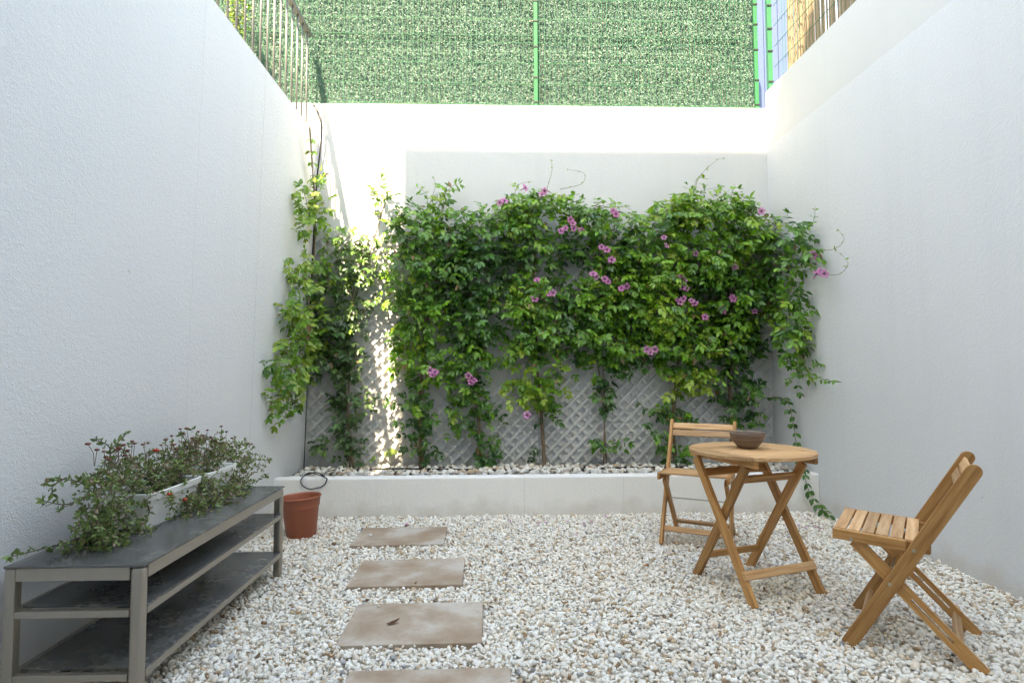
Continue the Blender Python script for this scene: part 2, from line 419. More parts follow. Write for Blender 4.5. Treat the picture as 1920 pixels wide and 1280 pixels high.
def stone_cols(n, r):
    base = np.array([0.88, 0.84, 0.765])*r.uniform(0.9, 1.03, (n, 1))
    k = r.uniform(size=n)
    tan = np.array([0.58, 0.43, 0.29])*r.uniform(0.7, 1.15, (n, 1)); cream = np.array([0.78, 0.68, 0.56])*r.uniform(0.9, 1.08, (n, 1))
    grey = np.array([0.43, 0.43, 0.43])*r.uniform(0.6, 1.2, (n, 1)); brown = np.array([0.30, 0.19, 0.11])*r.uniform(0.7, 1.2, (n, 1))
    c = base.copy(); c[k < 0.30] = cream[k < 0.30]; c[k < 0.11] = tan[k < 0.11]; c[k < 0.022] = grey[k < 0.022]; c[k < 0.010] = brown[k < 0.010]
    return np.clip(c, 0, 0.88)
def stones_mesh(name, P, size, variants, F, r, tilt=0.6, cols=None, smooth=False):
    n = len(P); R = rand_rot(n, r, tilt); vi = r.integers(0, len(variants), n); VV = np.stack(variants)[vi]
    V = np.einsum('nij,nkj->nki', R, VV)*size[:, None, None] + P[:, None, :]
    nv = VV.shape[1]; idx = (F[None]+np.arange(n)[:, None, None]*nv).reshape(-1)
    cols = stone_cols(n, r) if cols is None else cols
    return np_mesh(name, V.reshape(-1, 3), idx, np.arange(0, len(idx), 3), np.repeat(cols, nv, 0), smooth)

SLABS = [(-0.625, 4.0014, 0.0122), (-0.4666, 3.2957, 0.0086), (-0.3495, 2.6489, 0.0082), (-0.237, 2.03, 0.006)]
SW, SD, STOP = 0.60, 0.42, 0.021
def in_slab(P, m=0.0):
    k = np.zeros(len(P), bool)
    for x, y, a in SLABS:
        dx, dy = P[:, 0]-x, P[:, 1]-y; u = dx*math.cos(a)+dy*math.sin(a); v = -dx*math.sin(a)+dy*math.cos(a)
        k |= (np.abs(u) < SW/2+m) & (np.abs(v) < SD/2+m)
    return k
def jgrid(x0, x1, y0, y1, s, r):
    gx, gy = np.meshgrid(np.arange(x0, x1, s), np.arange(y0, y1, s*0.9)); gx = gx + (np.arange(gx.shape[0]) % 2)[:, None]*s/2
    p = np.stack([gx.ravel(), gy.ravel()], 1); return p + r.uniform(-0.42, 0.42, p.shape)*s
def pebble_points(y0, y1, s, r, zlo, zhi):
    p = jgrid(-1.68, XR-0.005, y0, y1, s, r); z = r.uniform(zlo, zhi, len(p)) + 0.004*np.sin(p[:, 0]*5.1+1)*np.sin(p[:, 1]*4.3)
    P = np.column_stack([p, z]); return P[~in_slab(P, 0.004)]
slab_grit = np.array([(x+rng.uniform(-.28, .28), y+rng.uniform(-.19, .19), STOP+0.005) for x, y, a in SLABS for _ in range(1)])
var_hi, F_hi = chip_variants(1, 14, 3); var_lo, F_lo = chip_variants(1, 14, 4)
near = np.vstack([pebble_points(1.75, 2.95, 0.0175, rng, -0.002, 0.004), pebble_points(1.75, 2.95, 0.029, rng, 0.006, 0.014)])
far = np.vstack([pebble_points(2.95, YPL, 0.0185, rng, -0.002, 0.004), pebble_points(2.95, YPL, 0.032, rng, 0.006, 0.014)])
back = pebble_points(YH, 1.75, 0.03, rng, 0.0, 0.008)
# the 300 pebbles that show largest are objects of their own
d_cam = near[:, 1] + 0.12*np.abs(near[:, 0]-0.1) - 5*near[:, 2]
vis = np.where((near[:, 1] > 2.17) & (near[:, 2] > 0.006) & (near[:, 0] > -0.95) & (near[:, 0] < 1.9))[0]
pick = vis[np.argsort(d_cam[vis])[:300]]; keep = np.ones(len(near), bool); keep[pick] = False
pm = []
pc = stone_cols(28, np.random.default_rng(5))
for k in range(28):
    me = np_mesh('pebble', var_hi[k % 14], F_hi.ravel(), np.arange(0, F_hi.size, 3), np.tile(pc[k], (len(var_hi[0]), 1))); me.materials.append(M_STONE); pm.append(me)
Rp = rand_rot(300, rng)
for j, i in enumerate(pick):
    s = rng.uniform(0.0115, 0.017); m = Matrix([list(Rp[j][a]*s)+[near[i][a]] for a in range(3)] + [[0, 0, 0, 1]])
    link('pebble', pm[rng.integers(28)], gravel, m)
def size_of(n): return np.clip(rng.lognormal(math.log(0.0118), 0.28, n), 0.007, 0.024)
n_ = np.vstack([near[keep], slab_grit])
for nm, P, vv, FF in (('loose_pebbles', n_, var_hi, F_hi), ('loose_pebbles', far, var_lo, F_lo), ('loose_pebbles', back, *chip_variants(0, 8, 9))):
    me = stones_mesh(nm, P, size_of(len(P)) * (1.5 if P is back else 1), vv, FF, rng); me.materials.append(M_STONE)
    tag(link(nm, me, gravel), kind='stuff')
# larger stones in the planter
bv, bF = chip_variants(2, 10, 21); bm = []
for k in range(20):
    c = stone_cols(1, rng)[0]; c = np.array([0.72, 0.69, 0.64])*rng.uniform(0.8, 1.08) if k % 5 else np.array([0.5, 0.42, 0.34])*rng.uniform(0.7, 1.1)
    me = np_mesh('stone', bv[k % 10], bF.ravel(), np.arange(0, bF.size, 3), np.tile(c, (len(bv[0]), 1))); me.materials.append(M_STONE); bm.append(me)
spts = jgrid(-1.62, XR-0.03, YPL+0.10, YPL+0.36, 0.074, rng)
for p in spts[:300]:
    s = rng.uniform(0.022, 0.044); R = rand_rot(1, rng, 0.4)[0]
    z = 0.262 + s*0.42 + rng.uniform(0, 0.012)
    link('stone', bm[rng.integers(20)], pl, Matrix([[*(R[0]*s), p[0]-0.45], [*(R[1]*s), p[1]-YPL], [*(R[2]*s), z], [0, 0, 0, 1]]))
P2 = jgrid(-1.62, XR-0.03, YPL+0.34, YB-0.03, 0.06, rng); P2 = np.column_stack([P2, rng.uniform(0.272, 0.285, len(P2))-0])
me = stones_mesh('rear_stones', P2-np.array([0.45, YPL, 0]), rng.uniform(0.02, 0.042, len(P2)), chip_variants(1, 10, 30)[0], F_hi, rng, 0.4); me.materials.append(M_STONE)
tag(link('rear_stones', me, pl), kind='stuff')

# ---------------------------------------------------------------- stepping slabs
slab_lab = ['brown stained stepping slab lying next to the planter wall', 'brown stepping slab with a pale diagonal smear, second from the planter wall',
            'stepping slab with a dead insect-like dry leaf lying on it', 'stepping slab farthest from the planter wall']
for (x, y, a), lb in zip(SLABS, slab_lab):
    o = mk('stepping_slab', boxv(-SW/2, SW/2, -SD/2, SD/2, -0.03, 0), BOXF, M_SLAB); o.location = (x, y, STOP); o.rotation_euler = (rnd.uniform(-.004, .004), rnd.uniform(-.004, .004), a)
    bevel(o, 0.003); tag(o, lb, 'slab', 'stepping slabs in the gravel')

# ---------------------------------------------------------------- railing, hedge fence, reed screen
rail = empty('railing', (-1.70, 2.5, ZL)); tag(rail, 'grey metal railing with upright bars on top of the white wall', 'railing')
bar_me = None
def cyl(r, z0, z1, n=8): return tube_data([(0, 0, z0), (0, 0, z1)], r, n)
y = 5.215; RH = 0.955
while y > -0.9:
    if bar_me is None:
        o = mk('baluster', *cyl(0.0085, 0.0, RH), M_RAIL, rail, Matrix.Translation((0, y-2.5, 0)), True); bar_me = o.data
    else: link('baluster', bar_me, rail, Matrix.Translation((0, y-2.5, 0)))
    y -= 0.13
mk('handrail', boxv(-0.026, 0.026, -3.45, 2.78, RH, RH+0.022), BOXF, M_RAIL, rail)
mk('bottom_rail', boxv(-0.02, 0.02, -3.45, 2.78, 0.035, 0.05), BOXF, M_RAIL, rail)

YF = YB+0.10
def hedge_panel(x0, x1, z0, z1, lab, n):
    root = empty('hedge_screen', ((x0+x1)/2, YF, z0)); tag(root, lab, 'hedge screen', 'artificial hedge screens on the fence')
    L = Vector(((x0+x1)/2, YF, z0))
    mk('backing', [(a-L.x, b-L.y, c-L.z) for a, b, c in boxv(x0, x1, YF+0.02, YF+0.026, z0, z1)], BOXF, M_BACKG, root)
    P = np.column_stack([rng.uniform(x0, x1, n), np.zeros(n), rng.uniform(z0, z1, n)])
    clump = np.sin(P[:, 0]*38)*np.sin(P[:, 2]*33) + 0.6*np.sin(P[:, 0]*91+2)*np.sin(P[:, 2]*70)
    P[:, 1] = YF - 0.012 - rng.uniform(0, 0.03, n) - 0.008*clump
    D = rng.normal(size=(n, 3))*[1, 0.45, 1] + [0, -0.35, 0.1]; Nn = rng.normal(size=(n, 3))*0.4 + [0, -1, 0.75]
    sx_ = np.abs(((P[:, 0]-x0) % 0.5)-0.25); sz_ = np.abs(((P[:, 2]-z0) % 0.5)-0.25); seam = np.maximum(sx_, sz_) > 0.24
    P[seam, 1] += 0.02; P[np.abs(P[:, 2]-4.29) < 0.022, 1] += 0.03
    ln = rng.uniform(0.012, 0.023, n)*np.where(seam, 0.8, 1); wd = ln*rng.uniform(0.38, 0.55, n)
    k = rng.uniform(size=(n, 1))
    c = (1-k)*np.array([0.062, 0.145, 0.122]) + k*np.array([0.115, 0.205, 0.18])
    zz_ = np.floor((P[:, 2]-z0)/0.5); xx_ = np.floor((P[:, 0]-x0)/0.5); c = c*(0.92+0.16*((np.sin(zz_*12.9+xx_*78.2)*43758.5) % 1))[:, None]
    m = rng.uniform(size=n); c[m < 0.12] = np.array([0.15, 0.205, 0.165]); c[m < 0.06] = np.array([0.17, 0.155, 0.125]); c[m > 0.92] = np.array([0.06, 0.13, 0.095])
    tag(link('foliage', leaves_mesh('foliage', P-np.array(L), D, Nn, ln, wd, c, 0), root, None, M_HEDGE), kind='stuff')

def leaves_mesh(name, P, D, Nn, ln, wd, cols, hi=1):
    n = len(P); D = D/np.linalg.norm(D, axis=1, keepdims=True)
    Sd = np.cross(D, Nn); Sd /= np.linalg.norm(Sd, axis=1, keepdims=True)+1e-9; N2 = np.cross(Sd, D)
    if hi: rows = [(0.0, 0), (0.22, 0.40), (0.52, 0.5), (0.80, 0.27), (1.0, 0)]
    else: rows = [(0.0, 0), (0.45, 0.5), (1.0, 0)]
    tpl = []; faces = []
    for i, (t, wv) in enumerate(rows):
        dr = -0.16*t*t if hi else 0
        if wv == 0: tpl.append((t, 0, dr))
        else: tpl += [(t, -wv, dr+0.10*wv), (t, 0, dr-0.035), (t, wv, dr+0.10*wv)]
    if hi:
        faces = [(0, 2, 1), (0, 3, 2), (1, 2, 5, 4), (2, 3, 6, 5), (4, 5, 8, 7), (5, 6, 9, 8), (7, 8, 10), (8, 9, 10)]
    else: faces = [(0, 2, 1), (0, 3, 2), (1, 2, 4), (2, 3, 4)]
    T = np.array(tpl); lnn = ln[:, None, None]; wdd = wd[:, None, None]
    V = P[:, None, :] + D[:, None, :]*T[None, :, 0:1]*lnn + Sd[:, None, :]*T[None, :, 1:2]*wdd + N2[:, None, :]*T[None, :, 2:3]*lnn
    nv = len(T); fl = np.concatenate([np.array(f) for f in faces]); st = np.cumsum([0]+[len(f) for f in faces[:-1]])
    idx = (fl[None]+np.arange(n)[:, None]*nv).ravel(); starts = (st[None]+np.arange(n)[:, None]*len(fl)).ravel()
    return np_mesh(name, V.reshape(-1, 3), idx, starts, np.repeat(cols, nv, 0), hi == 1)
hedge_panel(0.418, 2.555, ZB+0.004, 4.95, 'green artificial leaf hedge panel between the two green posts', 42000)
hedge_panel(-4.3, 0.409, ZB+0.004, 4.95, 'green artificial leaf hedge panel behind the grey railing', 92000)

fence = empty('wire_fence', (0.42, YF, ZB)); tag(fence, 'green welded wire fence with square posts in front of the artificial hedge', 'fence')
def fbx(name, x0, x1, y0, y1, z0, z1, m=M_GREEN, bev=0.004):
    o = mk(name, [(a-0.42, b-YF, c-ZB) for a, b, c in boxv(x0, x1, y0, y1, z0, z1)], BOXF, m, fence)
    if bev: bevel(o, bev)
    return o
for px in (0.413, 2.54):
    p = fbx('post', px-0.019, px+0.019, YF-0.075, YF-0.045, ZB-0.0, 5.08)
    for z in (3.66, 3.9, 4.2, 4.45, 4.65): mk('clip', [(a, b, c) for a, b, c in boxv(px-0.42-0.021, px-0.42+0.021, -0.079, -0.072, z-ZB, z-ZB+0.014)], BOXF, M_HOSE, p)
wd_ = []
for i in range(int((2.52+4.2)/0.05)):
    x = -4.2+i*0.05; wd_.append((boxv(x-0.0015-0.42, x+0.0015-0.42, -0.052, -0.0498, 0.02, 1.4), BOXF))
for z in (0.03, 0.23, 0.43, 0.63, 0.70, 0.86, 1.06, 1.26): wd_.append((boxv(-4.62, 2.1, -0.0563, -0.0533, z, z+0.003), BOXF))
tag(mk('wire_mesh', *join_data(wd_), M_GREEN, fence), kind='stuff')

# side fence with reed canes on the right wall
XF = 2.74
sf = empty('wire_fence', (XF, 4.2, ZR)); tag(sf, 'green wire fence with a post in front of the reed screen', 'fence')
o = mk('post', boxv(2.665-XF-0.022, 2.665-XF+0.022, 1.10, 1.145, -0.2, 1.8), BOXF, M_GREEN, sf); bevel(o, 0.004)
for z in (0.1, 0.4, 0.62, 0.85): mk('clip', boxv(2.665-XF-0.024, 2.665-XF+0.024, 1.094, 1.1, z, z+0.014), BOXF, M_HOSE, o)
ww = []
for i in range(60): yy = 0.95-i*0.05; ww.append((boxv(-0.033, -0.0305, yy, yy+0.0025, 0.0, 1.8), BOXF))
for z in (0.05, 0.25, 0.45, 0.65, 0.85, 1.05): ww.append((boxv(-0.037, -0.033, -2.0, 1.1, z, z+0.004), BOXF))
tag(mk('wire_mesh', *join_data(ww), M_GREEN, sf), kind='stuff')
reed = empty('reed_screen', (XF+0.02, 4.0, ZR)); tag(reed, 'tan reed cane screen fixed to the fence on the right wall top', 'screen')
cane_me = []
for k in range(5):
    pts = []; rd = []
    z = -0.15
    while z < 1.8:
        for dz, rr in ((0, 1.0), (0.01, 1.16), (0.02, 1.0)):
            pts.append((0.004*math.sin(z*3+k), 0.004*math.cos(z*2.3+k*2), z+dz)); rd.append(0.0105*rr)
        z += rnd.uniform(0.18, 0.28)
    V, Fc = tube_data(pts, rd, 7); me = bpy.data.meshes.new('cane'); me.from_pydata([tuple(v) for v in V], [], Fc); me.materials.append(M_CANE); cane_me.append(me)
yy = 1.13
while yy > -1.6:
    m = Matrix.Translation((rnd.uniform(-.006, .006), yy, rnd.uniform(-.02, .02))) @ Matrix.Rotation(rnd.uniform(0, 6.28), 4, 'Z') @ Matrix.Scale(rnd.uniform(0.75, 1.2), 4)
    m.translation.z = rnd.uniform(-.03, .03)
    link('cane', cane_me[rnd.randrange(5)], reed, m); yy -= rnd.uniform(0.022, 0.036)
bp = empty('blue_sheet_fence', (3.2, 6.1, 3.2)); tag(bp, 'pale blue ribbed sheet fence glimpsed between hedge and reeds', 'fence')
for k in range(7):
    mk('panel', boxv(-0.68+k*0.16, -0.68+k*0.16+0.152, 0, 0.03, 0, 2.6), BOXF, M_BLUE, bp)

# ---------------------------------------------------------------- lattice
lat = empty('lattice_trellis', (0.45, YB, 0.3)); tag(lat, 'white diamond lattice trellis fixed to the wall behind the vines', 'trellis')
LX0, LX1, LZ0, LZ1 = -1.655-0.45, 2.585-0.45, 0.0, 2.12
PITCH_L = 0.112
def clip_line(c, s):
    """line z = s*x + c inside the lattice rectangle"""
    pts = []
    xs = sorted([( (LZ0-c)/s), ((LZ1-c)/s)]); a, b = max(LX0, xs[0]), min(LX1, xs[1])
    return (a, b) if b-a > 0.03 else None
for s in (1, -1):
    rng_c = np.arange(-6, 8, PITCH_L)
    for c in rng_c:
        if s == 1: cc = c - 0.0
        else: cc = c + 0.056
        r = clip_line(cc, s)
        if not r: continue
        a, b = r; yy = -0.029 if s == 1 else -0.0185
        board('slat', (a, yy, s*a+cc), (b, yy, s*b+cc), 0.026, 0.0095, (0, 0, 1), M_LATT, lat, 0)

# ---------------------------------------------------------------- vines
C_DARK, C_MID, C_BRI, C_YEL = np.array([0.026, 0.085, 0.024]), np.array([0.058, 0.175, 0.022]), np.array([0.15, 0.34, 0.025]), np.array([0.30, 0.40, 0.05])
def leaf_col(tone):
    t = min(max(tone, 0), 1)
    if rnd.random() < 0.012: return np.array([0.22, 0.14, 0.06])*rnd.uniform(0.7, 1.2)
    if t < 0.4: c = C_DARK + (C_MID-C_DARK)*(t/0.4)
    elif t < 0.8: c = C_MID + (C_BRI-C_MID)*((t-0.4)/0.4)
    else: c = C_BRI + (C_YEL-C_BRI)*((t-0.8)/0.2)*0.8
    return c*rnd.uniform(0.82, 1.18)
def place(u, v, d):
    P = at(u, v, 1, YB-0.03-d)
    lo = xl(P.z)+0.03
    if P.x < lo: P = at(u, v, 0, lo+d*0.5)
    if P.x > XR-0.03: P = at(u, v, 0, XR-0.04-d*0.5)
    P.y = min(P.y, YB-0.035)
    if P.z < 0.33 and P.y > YPL-0.03 and u > 1490: P = at(u, v, 1, YPL-0.035)   # hangs over the planter edge
    return P
class Leaves:
    def __init__(s): s.P, s.D, s.N, s.l, s.w, s.c = [], [], [], [], [], []
    def add(s, p, d, n, ln, wd, c): s.P.append(tuple(p)); s.D.append(tuple(d)); s.N.append(tuple(n)); s.l.append(ln); s.w.append(wd); s.c.append(tuple(c))
def rv(sc=1): return Vector((rnd.gauss(0, sc), rnd.gauss(0, sc), rnd.gauss(0, sc)))
def shoot(L, tubes, o, tone, size=1.0, vigor=1.0):
    """a compound leaf: leaflets in pairs along a drooping rachis"""
    d = (Vector((rnd.gauss(0, 0.75), -0.55, rnd.gauss(-0.1, 0.55)))).normalized()
    n = 2 + (rnd.random() < 0.65); ln = rnd.uniform(0.09, 0.15)*size*vigor
    up = Vector((0, -0.62, 0.78)) + rv(0.22)
    side = d.cross(up).normalized(); p = Vector(o); tn = tone + rnd.gauss(0, 0.13)
    pts = [p.copy()]
    for k in range(n):
        p = p + d*(ln/n); d = (d + Vector((0, 0, -0.12))).normalized(); pts.append(p.copy())
        for sg in (-1, 1):
            l = rnd.uniform(0.046, 0.074)*size
            dd = (d*0.55 + side*sg*0.85 + Vector((0, 0, -0.25)) + rv(0.14)).normalized()
            L.add(p, dd, up + rv(0.25), l, l*rnd.uniform(0.46, 0.60), leaf_col(tn + rnd.gauss(0, 0.06)))
    l = rnd.uniform(0.06, 0.09)*size
    L.add(p, (d + Vector((0, 0, -0.3)) + rv(0.1)), up + rv(0.2), l, l*rnd.uniform(0.45, 0.56), leaf_col(tn+0.05))
    if rnd.random() < 0.35: tubes.append(tube_data(pts, 0.0014, 3))
def strand(L, tubes, pts, tone, r=0.003, step=0.07, size=0.8, d0=0.08, leafy=1.0):
    P = spline([place(u, v, d0+0.02*math.sin(i*2.1)) for i, (u, v) in enumerate(pts)], 8)
    tubes.append(tube_data(P, [r*(1-0.6*i/len(P)) for i in range(len(P))], 5))
    acc = 0
    for i in range(1, len(P)):
        acc += (P[i]-P[i-1]).length
        if acc > step and rnd.random() < leafy:
            acc = 0; t = (P[i]-P[i-1]).normalized(); s = t.cross(Vector((0, -1, 0.2))).normalized()
            for sg in (-1, 1):
                for q in range(rnd.choice((1, 2, 3))):
                    l = rnd.uniform(0.04, 0.068)*size
                    L.add(P[i]+s*sg*0.012*q, (t*0.5 + s*sg*rnd.uniform(.5, 1) + Vector((0, -0.3, -0.35)) + rv(0.25)), Vector((0, -0.7, 0.7))+rv(0.3), l, l*0.5, leaf_col(tone+rnd.gauss(0, 0.1)))
        elif acc > step: acc = 0
leaf_objs = None
FL_ME = []
def flower_mesh(k):
    """five ruffled petals around a dark throat"""
    r = random.Random(40+k); V, F, C = [], [], []
    pink = np.array([0.62, 0.22, 0.45])*r.uniform(0.85, 1.15) + (0.08 if k % 2 else 0)
    for p in range(5):
        a = 2*math.pi*p/5 + r.uniform(-.12, .12); b = len(V)
        for t, wv, h in ((0.12, 0.10, -0.25), (0.55, 0.36, 0.05), (0.9, 0.34, 0.0), (1.0, 0.12, -0.05)):
            for sgn in (-1, 0, 1):
                x = t*math.cos(a) - sgn*wv*math.sin(a); y_ = t*math.sin(a) + sgn*wv*math.cos(a)
                V.append((x, y_, h + (0.08 if sgn == 0 else 0) + r.uniform(-.05, .05))); C.append(pink*(1.0 if t > 0.2 else 0.35))
        for i in range(3):
            for s_ in range(2): F.append((b+i*3+s_, b+i*3+s_+1, b+i*3+s_+4, b+i*3+s_+3))
    b = len(V)
    for ring, (rr, h) in enumerate(((0.16, -0.12), (0.14, -0.8), (0.09, -1.5))):
        for q in range(7):
            a = 2*math.pi*q/7; V.append((rr*math.cos(a), rr*math.sin(a), h)); C.append(np.array([0.13, 0.02, 0.06]) if ring == 0 else pink*0.8)
    for ring in range(2):
        for q in range(7): F.append((b+ring*7+q, b+ring*7+(q+1) % 7, b+ring*7+7+(q+1) % 7, b+ring*7+7+q))
    V.append((0, 0, -0.2)); C.append(np.array([0.09, 0.01, 0.04]))
    for q in range(7): F.append((b+q, b+(q+1) % 7, len(V)-1))
    me = np_mesh('flower', np.array(V), np.concatenate([np.array(f) for f in F]), np.cumsum([0]+[len(f) for f in F[:-1]]), np.array(C), True)
    me.materials.append(M_PETAL); return me
FL_ME = [flower_mesh(k) for k in range(5)]
LEAF_ME = []
for k in range(12):
    c = leaf_col(0.15+0.07*k)
    me = leaves_mesh('leaf', np.zeros((1, 3)), np.array([[0, 1.0, 0]]), np.array([[0, 0, 1.0]]), np.array([1.0]), np.array([0.5]), np.array([c])); me.materials.append(M_LEAF); LEAF_ME.append((0.15+0.07*k, me))
def basis(d, n):
    y_ = Vector(d).normalized(); n = Vector(n); x_ = y_.cross(n).normalized(); z_ = x_.cross(y_); return x_, y_, z_

def vine(label, trunk, blobs, strands=(), flowers=(), tendrils=(), stems=3, r0=0.010, ndet=45, group=None, sunlit_grey=0.0):
    base = place(*trunk[0], 0.10); base.z = max(base.z, 0.26)
    root = empty('climbing_vine', base); tag(root, label, 'vine', group or 'flowering vines trained on the lattice')
    B = Vector(base)
    L = Leaves(); tb = []; young = []
    for s in range(stems):
        ph = rnd.uniform(0, 6); n = len(trunk)
        P = spline([place(u+6*math.sin(i*1.7+ph)*(0.6 if i < 2 else 1), v, 0.09+0.03*math.cos(i*1.3+ph)) for i, (u, v) in enumerate(trunk)], 8)
        tb.append(tube_data(P, [r0*rnd.uniform(.8, 1.1)*(1-0.75*i/len(P)) for i in range(len(P))], 7))
    for (u, v, ru, rv_, dep, n, tone) in blobs:
        if v > 680 and 600 < u < 1440 and tone < 0.85: n *= 0.58; ru *= 0.84
        if 850 < u < 1400 and 440 < v < 640: n *= 1.3
        if u < 680 and v > 480 and sunlit_grey > 0.2: n *= 1.45
        for _ in range(int(n*1.35)):
            a = rnd.uniform(0, 2*math.pi); q = math.sqrt(rnd.random())
            uu, vv = u + ru*q*math.cos(a), v + rv_*q*math.sin(a)
            dd = 0.03 + dep*(1-0.6*q*q)*rnd.random()**0.8
            shoot(L, young, place(uu, vv, dd), tone + 0.04 + 0.2*rnd.choice((-1, 0, 0, 1)), rnd.uniform(0.52, 1.05))
    for st in strands:
        strand(L, young, *st)
    for td in tendrils:
        P = spline([place(u, v, 0.12+0.03*math.sin(i)) for i, (u, v) in enumerate(td)], 8)
        young.append(tube_data(P, [0.0026*(1-0.65*i/len(P)) for i in range(len(P))], 5))
        for i in range(4, len(P), 5):
            for sg in (-1, 1):
                l = rnd.uniform(0.012, 0.028); L.add(P[i], rv(1)+Vector((sg, -0.3, 0.3)), Vector((0, -1, 0.5))+rv(.3), l, l*0.4, leaf_col(0.75))
    if tb:
        V, Fc = join_data(tb); mk('stem', [Vector(p)-B for p in V], Fc, M_BARK, root, None, True)
    if young:
        V, Fc = join_data(young); tag(mk('twigs', [Vector(p)-B for p in V], Fc, M_TEND, root, None, True), kind='stuff')
    L.c = [tuple(np.array(c)*(1-sunlit_grey) + np.array([0.115, 0.135, 0.085])*sunlit_grey) for c in L.c]  # mixes grey into leaf colours for the washed-out look of sunlight
    P = np.array(L.P); order = np.argsort(P[:, 1])[:max(ndet*4, 1)]
    pickd = set(rng.choice(order, min(ndet, len(order)), replace=False).tolist())
    keep = np.array([i not in pickd for i in range(len(P))])
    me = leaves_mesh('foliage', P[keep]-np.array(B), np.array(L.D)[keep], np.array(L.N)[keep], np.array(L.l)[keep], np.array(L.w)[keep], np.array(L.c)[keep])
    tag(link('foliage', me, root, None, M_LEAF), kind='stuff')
    for i in pickd:
        x_, y_, z_ = basis(L.D[i], L.N[i]); l = L.l[i]; p = Vector(L.P[i])-B
        g = L.c[i][1]; me = min(LEAF_ME, key=lambda q: abs(q[1].attributes['Col'].data[0].color[1]-g))[1]
        link('leaf', me, root, Matrix(((x_.x*l, y_.x*l, z_.x*l, p.x), (x_.y*l, y_.y*l, z_.y*l, p.y), (x_.z*l, y_.z*l, z_.z*l, p.z), (0, 0, 0, 1))))
    for (u, v) in flowers:
        p = place(u, v, 0.33 if 760 < u < 1440 else 0.2)-B; nz = (Vector((0, -1, 0.25)) + rv(0.28)).normalized(); xx = nz.orthogonal().normalized(); yy = nz.cross(xx); s = rnd.uniform(0.028, 0.037)
        link('flower', FL_ME[rnd.randrange(5)], root, Matrix(((xx.x*s, yy.x*s, nz.x*s, p.x), (xx.y*s, yy.y*s, nz.y*s, p.y), (xx.z*s, yy.z*s, nz.z*s, p.z), (0, 0, 0, 1))))
    return root

vine('bright green vine trailing down the corner beside the grey railing', [(579, 238), (588, 300), (592, 400), (580, 520), (566, 640), (540, 780)],
     [(590, 372, 26, 38, .2, 26, .8), (586, 415, 30, 32, .22, 26, .75), (580, 505, 34, 34, .22, 34, .75), (566, 570, 30, 48, .22, 42, .8), (568, 640, 40, 42, .22, 46, .75), (556, 690, 38, 32, .2, 34, .7), (540, 735, 26, 26, .15, 18, .72), (530, 772, 18, 20, .12, 8, .7), (600, 560, 12, 50, .06, 8, .15), (600, 650, 14, 50, .06, 10, .1)],
     [([(580, 238), (585, 290), (592, 345)], .75, .0025, .08, .8, .06), ([(575, 640), (530, 668), (487, 680)], .3, .002, .05, .5, .2), ([(590, 410), (565, 425), (553, 430)], .6, .002, .05, .5, .1)],
     (), ([(585, 420), (565, 345), (552, 350)],), 2, 0.006, 40, 'vines hanging from the wall tops', 0.15)
vine('sparse vine with leaves greyed to look sunlit beside the black hose pipe', [(660, 876), (650, 790), (650, 700), (656, 600), (690, 470), (725, 365)],
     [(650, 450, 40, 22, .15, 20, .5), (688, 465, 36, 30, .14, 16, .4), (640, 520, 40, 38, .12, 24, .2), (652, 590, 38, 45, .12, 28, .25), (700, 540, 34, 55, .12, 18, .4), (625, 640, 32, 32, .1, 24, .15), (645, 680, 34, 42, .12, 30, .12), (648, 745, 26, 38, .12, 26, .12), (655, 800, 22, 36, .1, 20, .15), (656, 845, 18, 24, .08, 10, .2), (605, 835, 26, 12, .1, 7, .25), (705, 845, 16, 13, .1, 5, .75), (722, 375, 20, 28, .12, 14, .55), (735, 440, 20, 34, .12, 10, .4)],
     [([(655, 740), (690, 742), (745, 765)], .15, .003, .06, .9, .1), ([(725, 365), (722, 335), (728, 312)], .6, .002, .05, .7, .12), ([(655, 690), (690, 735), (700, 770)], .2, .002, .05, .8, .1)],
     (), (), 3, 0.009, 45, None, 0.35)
vine('full vine with a thick woody stem, third stem along from the corner hose', [(790, 883), (787, 770), (800, 650), (802, 500), (830, 375)],
     [(780, 420, 50, 36, .28, 58, .5), (832, 372, 26, 18, .2, 10, .65), (790, 500, 52, 60, .32, 96, .42), (846, 470, 46, 56, .28, 76, .3), (792, 595, 46, 52, .28, 74, .5), (800, 680, 44, 44, .24, 52, .6), (786, 750, 32, 44, .18, 34, .25), (788, 825, 28, 42, .14, 30, .18), (752, 570, 22, 60, .15, 20, .5), (762, 650, 22, 50, .15, 18, .6), (845, 760, 18, 40, .12, 14, .55)],
     [([(790, 745), (750, 760), (720, 750)], .2, .003, .05, .9, .1), ([(800, 400), (845, 352), (862, 345)], .6, .003, .045, .95, .15), ([(800, 400), (800, 365), (780, 350)], .6, .0025, .05, .8, .12)],
     [(806, 694), (811, 701), (816, 697)], ([(805, 385), (816, 350), (812, 330)],), 3, 0.012, 50)
vine('dark leaved vine with a pink flower cluster low on its stem', [(905, 883), (896, 790), (890, 660), (894, 510), (890, 415)],
     [(845, 560, 22, 60, .18, 28, .25), (890, 425, 48, 32, .25, 54, .45), (892, 505, 48, 56, .28, 84, .15), (890, 595, 46, 56, .26, 74, .2), (886, 670, 42, 44, .22, 50, .4), (888, 735, 42, 32, .2, 36, .55), (896, 790, 36, 34, .18, 30, .25), (908, 845, 30, 30, .15, 24, .12), (840, 780, 16, 30, .1, 9, .6)],
     [([(900, 740), (935, 770), (950, 800)], .2, .0025, .05, .8, .1)],
     [(878, 704), (884, 709), (889, 713), (883, 716)], ([(960, 400), (970, 350), (1000, 340)],), 4, 0.008, 50)
